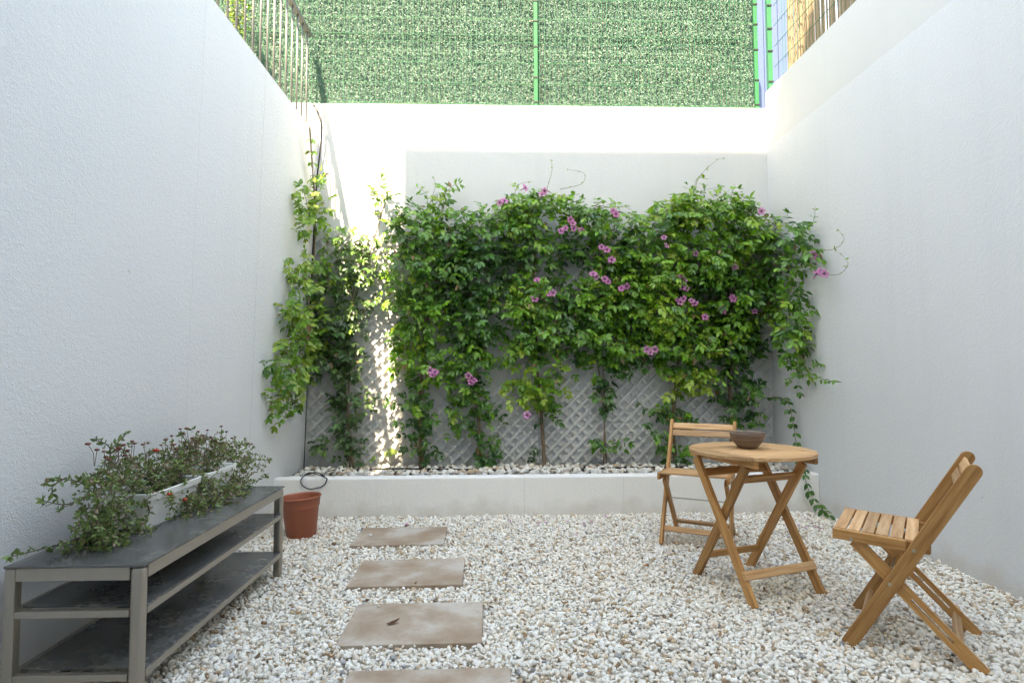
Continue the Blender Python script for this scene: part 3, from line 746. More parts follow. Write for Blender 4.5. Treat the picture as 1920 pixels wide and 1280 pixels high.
vine('vine with a bare straight trunk and yellow green lower leaves', [(1018, 884), (1016, 800), (1012, 660), (1000, 510), (1000, 395)],
     [(1000, 378, 52, 18, .25, 30, .65), (945, 500, 28, 54, .16, 30, .15), (1050, 545, 26, 40, .16, 20, .25), (1000, 395, 66, 30, .3, 76, .6), (955, 425, 46, 34, .28, 52, .55), (1005, 465, 54, 36, .26, 52, .3), (985, 555, 48, 46, .28, 68, .6), (1010, 630, 50, 46, .3, 70, .5), (975, 655, 34, 24, .22, 22, .6), (998, 725, 48, 28, .24, 42, .86), (1020, 765, 22, 22, .14, 14, .4), (1045, 700, 24, 30, .2, 20, .6)],
     [([(1015, 840), (1000, 845), (996, 862)], .15, .002, .03, .7, .08)],
     [(937, 380), (946, 376), (1016, 364), (1021, 358), (985, 352), (1030, 551), (1036, 549), (1007, 524), (1003, 560), (988, 778)], ([(1022, 365), (1035, 320), (1032, 298)], [(1050, 355), (1090, 345), (1095, 325), (1065, 318)]), 2, 0.016, 50)
vine('vine with a leafy tuft low on a bare stem, beside the straight trunk vine', [(1134, 884), (1130, 760), (1126, 650), (1130, 510), (1120, 415)],
     [(1110, 398, 50, 16, .25, 24, .6), (1110, 415, 66, 34, .3, 80, .5), (1075, 470, 40, 30, .12, 22, .1), (1150, 480, 44, 36, .25, 46, .5), (1130, 555, 54, 46, .3, 76, .55), (1090, 595, 44, 36, .25, 48, .3), (1130, 635, 50, 40, .28, 62, .55), (1134, 695, 40, 34, .2, 34, .2), (1130, 745, 20, 26, .12, 12, .15), (1140, 830, 26, 15, .15, 15, .45), (1072, 660, 24, 34, .18, 18, .2), (1190, 560, 30, 60, .25, 44, .4), (1185, 660, 24, 40, .2, 20, .3)],
     (), [(1070, 412), (1060, 428), (1052, 433), (1076, 428), (1090, 431), (1074, 418), (1150, 396), (1155, 401), (1128, 463), (1138, 468), (1112, 513), (1118, 519), (1134, 523), (1140, 528), (1147, 487), (1165, 540), (1175, 537)],
     ([(1120, 390), (1170, 388), (1195, 402)],), 3, 0.008, 50)
vine('lush vine covered in pink flowers behind the slatted chair', [(1268, 884), (1264, 770), (1280, 630), (1270, 490), (1300, 395)],
     [(1300, 376, 54, 18, .3, 34, .68), (1185, 470, 34, 40, .2, 36, .3), (1310, 560, 30, 50, .2, 30, .15), (1235, 430, 54, 36, .3, 66, .6), (1295, 398, 58, 28, .34, 70, .66), (1245, 500, 62, 54, .36, 104, .62), (1255, 585, 54, 46, .36, 82, .72), (1270, 650, 54, 40, .3, 62, .55), (1292, 712, 46, 26, .26, 42, .92), (1225, 640, 30, 36, .25, 30, .45), (1262, 765, 36, 34, .2, 32, .3), (1240, 815, 30, 32, .2, 24, .4), (1268, 850, 26, 24, .14, 14, .2)],
     [([(1190, 740), (1210, 770), (1240, 785)], .15, .003, .06, .9, .08), ([(1300, 690), (1340, 715), (1385, 690)], .8, .0025, .06, .9, .3), ([(1300, 650), (1350, 660), (1420, 610)], .82, .0025, .05, .9, .32)],
     [(1278, 518), (1282, 527), (1280, 538), (1287, 540), (1270, 561), (1276, 566), (1281, 560), (1297, 563), (1302, 568), (1305, 475), (1322, 594), (1213, 655), (1219, 660), (1228, 655), (1245, 445), (1250, 460), (1165, 541)],
     ([(1240, 395), (1290, 365), (1312, 330), (1345, 300), (1362, 297)], [(1300, 365), (1310, 335), (1330, 310)], [(1260, 390), (1310, 360), (1358, 350)], [(1370, 372), (1378, 345)]), 3, 0.010, 60)
vine('broad vine spreading over the corner beside the tall smooth banded wall', [(1376, 884), (1370, 770), (1366, 610), (1380, 460), (1400, 410)],
     [(1375, 386, 44, 16, .3, 24, .65), (1440, 470, 26, 60, .2, 36, .3), (1360, 402, 64, 30, .34, 78, .6), (1340, 480, 62, 54, .4, 100, .55), (1405, 455, 46, 46, .34, 70, .62), (1385, 555, 60, 54, .36, 98, .4), (1340, 630, 54, 36, .3, 56, .6), (1385, 645, 46, 54, .28, 66, .15), (1380, 735, 50, 44, .24, 60, .15), (1395, 785, 34, 22, .2, 20, .3),
      (1480, 435, 40, 24, .2, 26, .4), (1500, 465, 28, 34, .2, 22, .4), (1455, 520, 34, 44, .26, 38, .5), (1478, 590, 32, 40, .22, 42, .5), (1486, 640, 28, 32, .2, 28, .55), (1495, 688, 22, 26, .14, 13, .55)],
     [([(1440, 745), (1475, 752), (1488, 800), (1495, 845), (1508, 890), (1522, 930), (1556, 968)], .25, .0035, .055, .95, .1), ([(1490, 650), (1520, 700), (1566, 716)], .5, .0025, .05, .7, .12), ([(1500, 440), (1525, 415), (1528, 385)], .6, .0025, .05, .5, .12), ([(1505, 480), (1520, 500), (1545, 512)], .5, .0025, .04, .6, .12)],
     [(1352, 578), (1356, 582), (1378, 501), (1375, 560), (1415, 583), (1372, 557), (1470, 565), (1525, 478), (1532, 512), (1539, 509), (1546, 513), (1428, 396)],
     ([(1505, 470), (1560, 468), (1582, 450), (1572, 430)], [(1530, 512), (1570, 515), (1590, 495), (1575, 475)], [(1340, 767), (1380, 772), (1395, 770)]), 3, 0.010, 60)

def shrub():
    c = at(447, 18, 1, 5.15); root = empty('shrub', (c.x, c.y, 3.2)); B = Vector(root.location)
    tag(root, 'yellow green shrub showing through the railing bars in front of the hedge', 'shrub')
    L = Leaves(); tb = []
    for k in range(5):
        P = spline([B, B+Vector((rnd.uniform(-.08, .08), rnd.uniform(-.05, .05), .6)), c+Vector((rnd.uniform(-.14, .10), rnd.uniform(-.08, .05), rnd.uniform(-.05, .35)))], 8)
        tb.append(tube_data(P, [0.006*(1-.6*i/len(P)) for i in range(len(P))], 5))
        for i in range(8, len(P)):
            for q in range(2): shoot(L, tb, P[i]+rv(.015), 0.95, 0.6)
    V, Fc = join_data(tb); mk('stem', [Vector(p)-B for p in V], Fc, M_TEND, root, None, True)
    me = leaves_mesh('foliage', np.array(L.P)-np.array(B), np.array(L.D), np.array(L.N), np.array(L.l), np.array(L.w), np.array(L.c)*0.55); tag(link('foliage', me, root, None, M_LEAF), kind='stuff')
shrub()

# ---------------------------------------------------------------- hoses
def hose(name, pts, r, lab, cat='hose'):
    P = spline(pts, 8); V, Fc = tube_data(P, r, 8); o = mk(name, [Vector(p)-Vector(P[0]) for p in V], Fc, M_HOSE, None, None, True); o.location = P[0]; return tag(o, lab, cat)
hose('hose_pipe', [at(588, 197, 1, YB-0.03), at(598, 215, 1, YB-0.05), at(603, 240, 1, YB-0.06), at(600, 285, 1, YB-0.05), at(594, 340, 1, YB-0.04), at(590, 420, 1, YB-0.04), at(581, 583, 1, YB-0.04), at(575, 730, 1, YB-0.04), at(569, 878, 1, YB-0.04)], 0.008, 'black hose pipe running down the wall corner into the planter')
ZP = 0.335
hose('drip_hose', [at(692, 880, 1, 4.95), at(750, 878, 1, 5.0), at(900, 880, 1, 5.02), at(1040, 880, 1, 5.05), at(1160, 876, 1, 5.05), at(1260, 875, 1, 5.05), at(1440, 874, 1, 5.05)], 0.007, 'black drip hose lying along the planter behind the white stones')
lp = []
for k in range(15):
    a = math.radians(35 + k*24.5); lp.append((588 + 24*math.cos(a), 900 - 15*math.sin(a) + (2 if math.cos(a) < 0 else 0)))
hose('hose_loop', [at(628, 880, 1, 4.85), at(612, 884, 1, 4.70)] + [at(u, v, 1, YPL-0.012-0.004*i/15 if v > 893 else YPL+0.01-0.002*i) for i, (u, v) in enumerate(lp)] + [at(585, 886, 1, 4.66), at(572, 889, 1, 4.7)], 0.0048, 'loop of black hose drooping over the planter edge')

# ---------------------------------------------------------------- terracotta pot
pot = empty('plant_pot', (-1.325, 4.09, 0.0)); tag(pot, 'empty terracotta coloured plastic pot beside the steel bench', 'pot')
pot.rotation_euler = (math.radians(-1.5), math.radians(-2.5), 0.4)
V, Fc = lathe([(0.0, 0.004), (0.094, 0.004), (0.098, 0.01), (0.121, 0.20), (0.125, 0.203), (0.1265, 0.207), (0.1345, 0.262), (0.141, 0.266), (0.142, 0.272), (0.138, 0.276), (0.130, 0.272), (0.128, 0.262), (0.117, 0.2), (0.094, 0.016), (0.0, 0.014)], 56)
mk('pot_body', V, Fc, M_TERRA, pot, None, True)

# ---------------------------------------------------------------- steel bench with glass shelves
BX0, BX1, BY0, BY1, BZ = -1.622, -1.168, 2.00, 3.30, 0.50
be = empty('shelf_bench', ((BX0+BX1)/2, (BY0+BY1)/2, 0)); tag(be, 'low brushed steel bench with smoked glass shelves against the white wall', 'bench')
bc = ((BX0+BX1)/2, (BY0+BY1)/2)
def bb(name, x0, x1, y0, y1, z0, z1, m, bev=0.002, seg=2):
    o = mk(name, [(a-bc[0], b-bc[1], c) for a, b, c in boxv(x0, x1, y0, y1, z0, z1)], BOXF, m, be)
    if bev: bevel(o, bev, seg)
    return o
LW, LT = 0.048, 0.034
for sx in (0, 1):
    for sy in (0, 1):
        x0 = BX1-LW if sx else BX0; y0 = BY1-LT if sy else BY0
        x1 = x0 + (LW if sx else 0.034)
        bb('leg', x0, x1, y0, y0+LT, 0, BZ-0.008, M_STEEL, 0.016 if sx else 0.004, 5)
for z0, z1, nm in ((BZ-0.052, BZ-0.0085, 'top_rail'), (0.327, 0.350, 'middle_rail'), (0.118, 0.142, 'bottom_rail')):
    bb(nm, BX1-0.027, BX1-0.003, BY0+LT, BY1-LT, z0, z1, M_STEEL); bb(nm, BX0+0.003, BX0+0.027, BY0+LT, BY1-LT, z0, z1, M_STEEL)
    bb(nm, BX0+0.034, BX1-LW, BY0+0.003, BY0+0.027, z0, z1, M_STEEL); bb(nm, BX0+0.034, BX1-LW, BY1-0.027, BY1-0.003, z0, z1, M_STEEL)
bb('glass_top', BX0-0.002, BX1+0.002, BY0-0.002, BY1+0.002, BZ-0.008, BZ, M_GLASS, 0.0015)
bb('glass_shelf', BX0+0.036, BX1-0.004, BY0+LT+0.002, BY1-LT-0.002, 0.350, 0.357, M_GLASS, 0); bb('glass_shelf', BX0+0.036, BX1-0.004, BY0+LT+0.002, BY1-LT-0.002, 0.142, 0.149, M_GLASS, 0)

# white window boxes with succulents
def window_box(y0, y1, lab):
    root = empty('window_box', (-1.475, (y0+y1)/2, BZ)); tag(root, lab, 'planter', 'white window boxes on the bench')
    hl = (y1-y0)/2; secs = [(0.066, hl-0.02, 0.0), (0.070, hl-0.016, 0.004), (0.093, hl-0.004, 0.118), (0.101, hl+0.004, 0.121), (0.104, hl+0.006, 0.147), (0.099, hl+0.001, 0.150), (0.092, hl-0.005, 0.145), (0.084, hl-0.012, 0.115)]
    V, Fc = [], []; n = 24
    for (a, b, z) in secs:
        for k in range(n):
            t = 2*math.pi*k/n; c, s = math.cos(t), math.sin(t); e = 0.28
            V.append((a*math.copysign(abs(c)**e, c), b*math.copysign(abs(s)**e, s), z))
    for i in range(len(secs)-1):
        for k in range(n): Fc.append((i*n+k, i*n+(k+1) % n, (i+1)*n+(k+1) % n, (i+1)*n+k))
    Fc.append(tuple(range(n-1, -1, -1)))
    mk('box_body', V, Fc, M_BOXW, root); m = (len(secs)-1)*n
    mk('soil', V[m:m+n], [tuple(range(n))], M_SOIL, root)
    return root
window_box(2.40, 2.82, 'white plastic window box on the bench end away from the planter wall'); window_box(2.86, 3.19, 'white plastic window box on the bench end towards the planter wall')

def succulent(lab, y0, y1, stems, blobs, heads):
    root = empty('trailing_succulent', (-1.50, (y0+y1)/2, BZ+0.118)); tag(root, lab, 'plant', 'succulents growing in the window boxes'); B = Vector(root.location)
    L = Leaves(); tb = []
    def pl_(u, v, x): 
        p = at(u, v, 0, x); p.x = max(p.x, xl(p.z)+0.02); p.z = max(p.z, BZ+0.012 if p.x < BX1+0.01 else 0.3); return p
    def sc(tone, dry):
        if rnd.random() < dry*0.8: return np.array([0.27, 0.20, 0.13])*rnd.uniform(0.7, 1.3)
        return (np.array([0.085, 0.155, 0.045])*(1-tone) + np.array([0.23, 0.31, 0.085])*tone)*rnd.uniform(0.75, 1.2)
    def leafy(P, tone, dry, size=1.0, step=0.016):
        acc = 0
        for i in range(1, len(P)):
            acc += (P[i]-P[i-1]).length
            if acc > step:
                acc = 0; t = (P[i]-P[i-1]).normalized(); s = t.cross(rv(1)).normalized()
                for sg in (-1, 1):
                    l = rnd.uniform(0.016, 0.030)*size; L.add(P[i], t*0.6+s*sg+Vector((0, 0, .25)), t.cross(s)+Vector((0, 0, .8))+rv(.2), l, l*rnd.uniform(.45, .6), sc(tone, dry))
        for _ in range(5):
            l = rnd.uniform(0.016, 0.026)*size; L.add(P[-1], (P[-1]-P[-2]).normalized()+rv(.6), rv(1), l, l*0.5, sc(tone+.2, dry))
    for pts, x, tone in stems:
        P = spline([pl_(u, v, x+0.006*math.sin(3*i)) for i, (u, v) in enumerate(pts)], 10)
        tb.append(tube_data(P, [0.0034*(1-.6*i/len(P)) for i in range(len(P))], 5)); leafy(P, tone, 0.05, 1.05)
    for (u, v, ru, rvv, x, dx, n, tone, dry) in blobs:
        for _ in range(int(n*1.15)):
            a = rnd.uniform(0, 6.283); q = math.sqrt(rnd.random()); p = pl_(u+ru*q*math.cos(a), v+rvv*q*math.sin(a), x+rnd.uniform(-dx, dx))
            d = (rv(.8)+Vector((0.2, -0.1, 0.35))).normalized(); P = [p + d*(k*0.012) + Vector((0, 0, -0.0009*k*k)) + rv(.002) for k in range(7)]
            for pp in P: pp.x = max(pp.x, xl(pp.z)+0.012); pp.z = max(pp.z, BZ+0.006)
            if rnd.random() < 0.6: tb.append(tube_data(P, 0.0016, 4))
            leafy(P, tone+rnd.gauss(0, .15), dry, rnd.uniform(0.55, 0.85), 0.014)
    V, Fc = join_data(tb); tag(mk('stems', [Vector(p)-B for p in V], Fc, M_SUCC, root, None, True), kind='stuff')
    me = leaves_mesh('foliage', np.array(L.P)-np.array(B), np.array(L.D), np.array(L.N), np.array(L.l), np.array(L.w), np.array(L.c)); tag(link('foliage', me, root, None, M_LEAF), kind='stuff')
    for (u, v, x, red) in heads:
        p = pl_(u, v-9, x+0.03); q = p + Vector((rnd.uniform(-.02, .02), rnd.uniform(-.02, .02), -rnd.uniform(.05, .09)))
        s = rnd.uniform(0.008, 0.0115)*(1.6 if red else 1); Vh, Fh = chip_h
        o = mk('dried_flower', [Vector(a)*s for a in Vh], [tuple(f) for f in Fh], M_RED if red else M_SEED, root, Matrix.Translation(p-B), True)
        mk('stalk', *[(lambda d: ([Vector(v_)-p for v_ in d[0]], d[1]))(tube_data([q, (p+q)/2+rv(.004), p], 0.0011, 4))][0], M_SUCC, o)
chip_h = (chip_variants(1, 1, 77)[0][0], F_hi)
succulent('green succulent trailing over the window box towards the bench end', 2.36, 2.80,
    [([(210, 900), (165, 905), (120, 898), (85, 905)], -1.53, .3), ([(205, 905), (170, 925), (125, 945), (80, 938)], -1.54, .3), ([(120, 897), (100, 910), (98, 925)], -1.55, .3),
     ([(180, 1000), (130, 1015), (80, 1028), (20, 1043)], -1.56, .3), ([(205, 870), (205, 838), (180, 825)], -1.55, .15), ([(205, 845), (225, 825), (238, 812)], -1.55, .15),
     ([(245, 930), (205, 965), (165, 985)], -1.44, .3), ([(270, 935), (280, 960), (262, 985)], -1.40, .4), ([(300, 930), (335, 940), (350, 950)], -1.40, .4), ([(235, 930), (190, 960), (160, 1010)], -1.46, .3)],
    [(215, 900, 45, 25, -1.50, .06, 46, .35, .12), (275, 890, 50, 32, -1.50, .06, 64, .4, .15), (300, 870, 40, 22, -1.52, .05, 30, .3, .35), (185, 945, 26, 24, -1.46, .05, 18, .3, .25), (178, 985, 32, 26, -1.47, .06, 34, .35, .2), (205, 1012, 46, 14, -1.46, .06, 34, .5, .15), (150, 1022, 30, 10, -1.5, .05, 10, .5, .1), (325, 940, 26, 18, -1.405, .03, 20, .45, .2), (255, 1000, 24, 10, -1.41, .04, 12, .55, .1), (250, 862, 45, 24, -1.52, .05, 40, .25, .5), (205, 925, 26, 22, -1.40, .04, 16, .35, .3), (245, 945, 26, 14, -1.385, .02, 9, .4, .3), (340, 850, 40, 26, -1.52, .05, 34, .2, .6), (215, 965, 34, 24, -1.42, .04, 18, .4, .25), (325, 900, 34, 26, -1.45, .07, 34, .4, .3), (300, 930, 16, 14, -1.385, .02, 10, .4, .2)],
    [(u, v, -1.50, 0) for u, v in ((165, 841), (182, 852), (195, 855), (218, 852), (232, 843), (248, 836), (222, 848), (240, 853), (253, 840), (268, 842), (198, 866), (205, 870), (235, 862), (224, 850), (302, 843), (290, 852))] + [(293, 853, -1.47, 1), (347, 945, -1.385, 1), (318, 935, -1.39, 1)])
succulent('half dried bushy succulent in the window box nearest the terracotta pot', 2.85, 3.17,
    [([(410, 870), (412, 835), (415, 812)], -1.52, .3), ([(430, 880), (470, 862), (505, 863)], -1.50, .35), ([(400, 940), (405, 970), (412, 995)], -1.30, .45), ([(440, 930), (470, 915), (500, 905)], -1.36, .1), ([(400, 870), (440, 835), (440, 822)], -1.52, .4), ([(350, 850), (350, 830), (340, 815)], -1.53, .2), ([(430, 860), (460, 840), (462, 835)], -1.5, .4)],
    [(365, 885, 40, 35, -1.50, .06, 60, .3, .45), (420, 880, 42, 36, -1.49, .06, 66, .35, .4), (400, 850, 40, 26, -1.52, .05, 34, .3, .5), (440, 905, 30, 28, -1.42, .05, 32, .4, .35), (395, 925, 32, 26, -1.38, .05, 34, .4, .3), (430, 945, 28, 14, -1.34, .04, 18, .35, .55), (350, 850, 22, 24, -1.53, .04, 16, .1, .75), (465, 870, 25, 14, -1.5, .04, 14, .4, .3), (385, 955, 20, 14, -1.36, .04, 10, .4, .2), (345, 885, 30, 30, -1.48, .06, 36, .3, .4), (410, 905, 36, 30, -1.40, .05, 40, .4, .35), (380, 838, 50, 24, -1.53, .04, 50, .3, .6), (440, 850, 36, 22, -1.52, .04, 34, .45, .35), (365, 925, 22, 18, -1.37, .03, 16, .4, .35), (345, 945, 14, 12, -1.37, .02, 6, .4, .2)],
    [(u, v, -1.50, 0) for u, v in ((322, 826), (345, 822), (360, 830), (372, 818), (395, 828), (405, 835), (425, 818), (310, 833), (325, 842), (338, 813), (389, 815), (382, 825), (350, 812), (415, 808), (435, 830), (330, 850), (365, 838))])

# ---------------------------------------------------------------- folding chairs
def arc_profile(L, wd, round_end=True, cut0=0.0):
    """board outline along x with a rounded far end and an angled cut at the near end"""
    h = wd/2; pr = [(-L/2 - cut0, -h), (L/2-h, -h)]
    for k in range(1, 8):
        a = -math.pi/2 + math.pi*k/8; pr.append((L/2-h+h*math.cos(a), h*math.sin(a)))
    pr += [(L/2-h, h), (-L/2 + cut0, h)]
    return pr
def make_chair(label, group):
    r = empty('folding_chair'); tag(r, label, 'chair', group)
    W = 0.425; t = 0.020
    for sx in (-1, 1):
        x = sx*(W/2)
        p0, p1 = Vector((x, 0.012, 0.0)), Vector((x, 0.458, 0.775)); L = (p1-p0).length
        d = (p1-p0).normalized(); th = math.atan2(d.z, d.y); h = 0.023; c = h/math.tan(th)
        u = board('upright', p0, p1, 0.054, t, (0, -1, 0.5), M_WOOD, r, 0.003, arc_profile(L, 0.054, True, c if False else 0.0))
        # rear leg, inside the uprights, with its long slot
        xi = sx*(W/2-0.0215); a, b = Vector((xi, 0.045, 0.425)), Vector((xi, 0.452, 0.0)); L2 = (b-a).length
        leg_parts = []
        hw = 0.0245; s0, s1 = -0.02, 0.165; sl = 0.0045
        # slotted board: two rails beside the slot, solid at both ends
        for (xa, xb, za, zb) in ((-L2/2, s0, -hw, hw), (s1, L2/2, -hw, hw), (s0, s1, -hw, -sl), (s0, s1, sl, hw)):
            leg_parts.append((boxv(xa, xb, -0.0095, 0.0095, za, zb), BOXF))
        ex = (b-a).normalized(); ez = Vector((0, 1, 0.9)); ez = (ez-ex*ez.dot(ex)).normalized(); ey = ez.cross(ex); mid = (a+b)/2
        mw = Matrix(((ex.x, ey.x, ez.x, mid.x), (ex.y, ey.y, ez.y, mid.y), (ex.z, ey.z, ez.z, mid.z), (0, 0, 0, 1)))
        mk('rear_leg', *join_data(leg_parts), M_WOOD, r, mw)
        sr = board('seat_rail', (sx*(W/2-0.0215), -0.035, 0.447), (sx*(W/2-0.0215), 0.300, 0.434), 0.044, 0.0185, (0, 0, 1), M_WOOD, r, 0.004) if False else \
             board('seat_rail', (sx*(W/2+0.001 if False else W/2-0.0005), -0.033, 0.449), (sx*(W/2-0.0005), 0.225, 0.438), 0.043, 0.0195, (0, 0, 1), M_WOOD, r, 0.004)
        sr2 = board('rail_end', (sx*(W/2-0.0225), 0.20, 0.4355), (sx*(W/2-0.0225), 0.305, 0.4305), 0.043, 0.0195, (0, 0, 1), M_WOOD, r, 0.008)
        for (by, bz, off) in ((0.035, 0.434, 0.0105), (0.250, 0.425, 0.0115), (0.165, 0.278, 0.0115)):
            V, Fc = tube_data([(x+sx*(off-0.002), by, bz), (x+sx*(off+0.0015), by, bz)], 0.0065, 12); mk('bolt', V, Fc, M_BOLT, r, None, False)
    Wi = W - 0.020
    for k in range(6):
        y0 = -0.028 + k*0.0495; z = 0.4665 - 0.0425*(y0+0.03)
        o = mk('seat_slat', boxv(-(Wi/2-0.0015), Wi/2-0.0015, -0.0215, 0.0215, -0.006, 0.006), BOXF, M_WOOD2, r, Matrix.Translation((0, y0+0.0215, z)) @ Matrix.Rotation(-0.0425, 4, 'X')); bevel(o, 0.0025)
    dv = Vector((0, 0.446, 0.775)).normalized()
    for s in (0.885, 0.945):
        c = Vector((0, 0.012, 0)) + dv*s*0.895; c.y -= 0.006
        board('back_slat', (-Wi/2, c.y, c.z), (Wi/2, c.y, c.z), 0.044, 0.014, dv, M_WOOD2, r, 0.003)
    c = Vector((0, 0.012, 0)) + dv*0.11; board('front_stretcher', (-Wi/2, c.y-0.004, c.z), (Wi/2, c.y-0.004, c.z), 0.034, 0.016, dv, M_WOOD2, r)
    lv = (Vector((0, 0.045, 0.425))-Vector((0, 0.452, 0))).normalized(); c = Vector((0, 0.452, 0)) + lv*0.10
    board('rear_stretcher', (-(W/2-0.031), c.y, c.z), (W/2-0.031, c.y, c.z), 0.036, 0.016, lv, M_WOOD2, r)
    V, Fc = tube_data([(-W/2+0.01, 0.165, 0.278), (W/2-0.01, 0.165, 0.278)], 0.004, 8); mk('pivot_rod', V, Fc, M_BOLT, r)
    return r
def copy_tree(o, parent=None):
    c = o.copy(); COL.objects.link(c)
    if parent is not None: c.parent = parent
    for ch in o.children: copy_tree(ch, c)
    return c
GR = 'wooden folding chairs around the bistro table'
ch1 = make_chair('wooden folding chair standing sideways next to the bare right wall', GR)
ch2 = copy_tree(ch1); ch2['label'] = 'wooden folding chair between the round table and the planter wall'
ch1.location = (1.593, 2.578, 0.004); ch1.rotation_euler = (0, 0, math.atan2(-0.79, -0.61))
ch2.location = (1.274, 3.665, 0.004); ch2.rotation_euler = (0, 0, math.radians(-28.4))

# ---------------------------------------------------------------- round table
tb_ = empty('bistro_table', (1.378, 3.06, 0.002), math.radians(18.5)); tag(tb_, 'round slatted wooden folding table with crossed legs', 'table')
TR, TZ = 0.318, 0.705
def disc_strip(name, y0, y1, xmin=None, xmax=None, parent=tb_, along='x'):
    """a plank of the round top cut from the circle between two parallel chords"""
    pts = []
    n = 14
    if along == 'x':
        def hx(y_): return math.sqrt(max(TR*TR-y_*y_, 0))
        ys = [y0+(y1-y0)*k/n for k in range(n+1)]
        right = [(min(hx(v), xmax), v) for v in ys]; left = [(max(-hx(v), xmin), v) for v in reversed(ys)]
        pts = right + left
    V2 = []; 
    for p in pts:
        if not V2 or (abs(p[0]-V2[-1][0])+abs(p[1]-V2[-1][1])) > 1e-5: V2.append(p)
    m = len(V2); V = [(a, b, -0.009) for a, b in V2] + [(a, b, 0.009) for a, b in V2]
    Fc = [tuple(range(m-1, -1, -1)), tuple(range(m, 2*m))] + [(i, (i+1) % m, m+(i+1) % m, m+i) for i in range(m)]
    o = mk(name, V, Fc, M_WOOD2, parent, Matrix.Translation((0, 0, TZ))); bevel(o, 0.002); return o
XC = 0.205
yy = [-TR+0.0005 + (2*TR-0.001)*k/8 for k in range(9)]
for k in range(8): disc_strip('top_plank', yy[k]+0.0014, yy[k+1]-0.0014, -XC, XC)
for sg in (-1, 1):
    yc = math.sqrt(TR*TR-XC*XC); n = 20; x0 = XC+0.0028; yc = math.sqrt(TR*TR-x0*x0); a0 = math.atan2(yc, x0)
    arc = [(TR*math.cos(-a0+2*a0*k/n)*sg, TR*math.sin(-a0+2*a0*k/n)) for k in range(n+1)]
    if sg < 0: arc = arc[::-1]
    m = len(arc); V = [(b, -a, -0.009) for a, b in arc] + [(b, -a, 0.009) for a, b in arc]
    Fc = [tuple(range(m-1, -1, -1)), tuple(range(m, 2*m))] + [(i, (i+1) % m, m+(i+1) % m, m+i) for i in range(m)]
    o = mk('end_plank', V, Fc, M_WOOD2, tb_, Matrix.Translation((0, 0, TZ)) @ Matrix.Rotation(math.pi/2, 4, 'Z')); bevel(o, 0.002)
for sx in (-1, 1):
    board('top_batten', (sx*0.19, -0.245, TZ-0.028), (sx*0.19, 0.245, TZ-0.028), 0.036, 0.024, (0, 0, 1), M_WOOD, tb_)
    xo, xi = sx*0.2165, sx*0.1895
    # one leg of the cross outside the batten, the other inside
    board('leg', (xo, -0.235, 0.0), (xo, 0.175, TZ-0.045), 0.046, 0.023, (0, 1, 0), M_WOOD, tb_)
    board('leg', (xi-sx*0.004, 0.235, 0.0), (xi-sx*0.004, -0.165, TZ-0.048), 0.046, 0.023, (0, 1, 0), M_WOOD, tb_)
def on_leg(y0, y1, z1, z): return y0+(y1-y0)*z/z1
for (y0, y1, hw, nm) in ((-0.235, 0.175, 0.2045, 'stretcher'), (0.235, -0.165, 0.172, 'stretcher')):
    s = Vector((0, y1-y0, TZ-0.045)).normalized()
    for z in (0.135, 0.585):
        y_ = on_leg(y0, y1, TZ-0.045, z)
        front = -0.030 if (y0 < 0 and z < 0.3) else 0
        ext = 0.025 if front else 0
        board(nm, (-hw-ext, y_+front, z), (hw+ext, y_+front, z), 0.042, 0.016, s, M_WOOD2 if front else M_WOOD, tb_)

bowl = empty('bowl', (1.378, 3.10, TZ+0.0112)); tag(bowl, 'dark brown ribbed wooden bowl on the round table', 'bowl')
prof = [(0.0, 0.0), (0.042, 0.0), (0.050, 0.004)]
for k in range(1, 15):
    t = k/14; prof.append((0.050+0.051*math.sin(t*math.pi/2)**0.9 + (0.0012 if k % 2 else 0), 0.004+0.084*t))
prof += [(0.1005, 0.091), (0.097, 0.0905), (0.093, 0.080), (0.078, 0.035), (0.045, 0.010), (0.0, 0.008)]
mk('bowl_body', *lathe([(a*0.9, b*0.95) for a, b in prof], 56), M_BOWL, bowl, None, True)

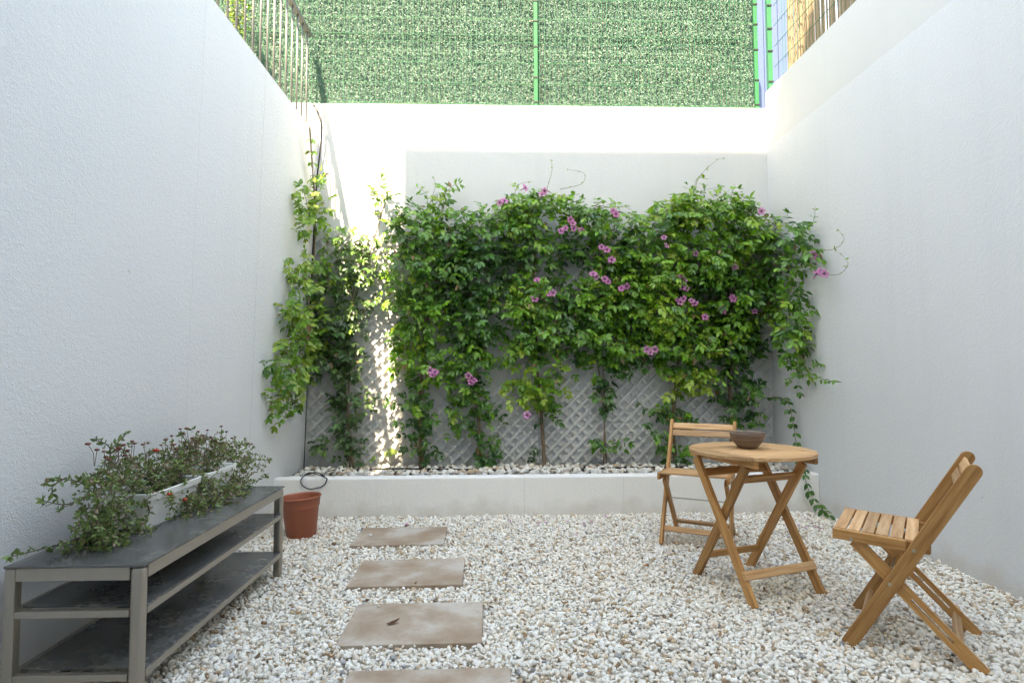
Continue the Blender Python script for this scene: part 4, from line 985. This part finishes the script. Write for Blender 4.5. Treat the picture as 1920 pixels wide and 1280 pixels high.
# ---------------------------------------------------------------- litter
def flake(name, p, ln, wd, mat, lab, cat, grp, curl=0.3, rz=None):
    a = rnd.uniform(0, 6.28) if rz is None else rz; V, F = [], []
    n = 6
    for i in range(n+1):
        t = i/n; ww_ = wd*math.sin(math.pi*min(max(t*0.96+0.02, 0), 1))**0.8/2
        for j in (-1, 0, 1): V.append((ln*(t-0.5), j*ww_, curl*ln*((t-0.5)**2) + (0.35*ww_ if j else 0) + rnd.uniform(-.001, .001)))
    for i in range(n):
        for j in range(2): F.append((i*3+j, i*3+j+1, i*3+j+4, i*3+j+3))
    o = mk(name, V, F, mat, None, None, True); sm = o.modifiers.new('solid', 'SOLIDIFY'); sm.thickness = 0.0006
    o.location = p; o.rotation_euler = (rnd.uniform(-.25, .25), rnd.uniform(-.25, .25), a)
    return tag(o, lab, cat, grp)
q = at(738, 1169, 2, STOP)
flake('dry_leaf', (q.x, q.y, STOP+0.006), 0.062, 0.02, M_DRY, 'dark curled dry leaf lying on a stepping slab', 'leaf', None, 0.5, 0.45)
petal_m = simple('fallen_petal_pink', (0.60, 0.26, 0.46), 0.6, 0.2, 0.2, 60)
for u, v in ((763, 983), (957, 977), (1010, 982), (1023, 980), (1012, 978), (1063, 977), (1095, 981), (1108, 979), (1136, 969), (1120, 995), (1080, 1003), (1515, 973), (1522, 981), (1498, 985), (1530, 988), (1540, 991), (1510, 990)):
    p = at(u, v, 2, 0.026); flake('fallen_petal', p, rnd.uniform(0.026, 0.04), rnd.uniform(0.016, 0.024), petal_m, ('pink petal fallen in the gravel corner under the trailing vine' if u > 1490 else 'pink petal fallen on the gravel along the planter wall'), 'petal', 'fallen petals on the gravel', 0.8)
for u, v in ((1060, 1130), (689, 1126), (790, 1010), (1010, 1035), (920, 1138), (1240, 1115), (985, 1190), (1105, 1262), (1490, 1075), (708, 1258), (655, 1212), (1210, 1060), (1000, 1020), (870, 1016), (640, 960), (1180, 1150), (1350, 1190), (480, 1075), (560, 1150)):
    p = at(u, v, 2, 0.024)
    if in_slab(np.array([[p.x, p.y]]), 0.02)[0]: continue
    flake('dry_leaf', p, rnd.uniform(0.024, 0.042), rnd.uniform(0.012, 0.022), M_DRY2 if (u*7+v) % 5 < 3 else M_DRY, 'small tan dry leaf fallen on the white gravel' if (u*7+v) % 5 < 3 else 'small dark brown dry leaf fallen on the white gravel', 'leaf', 'dry leaves on the gravel', 0.6)
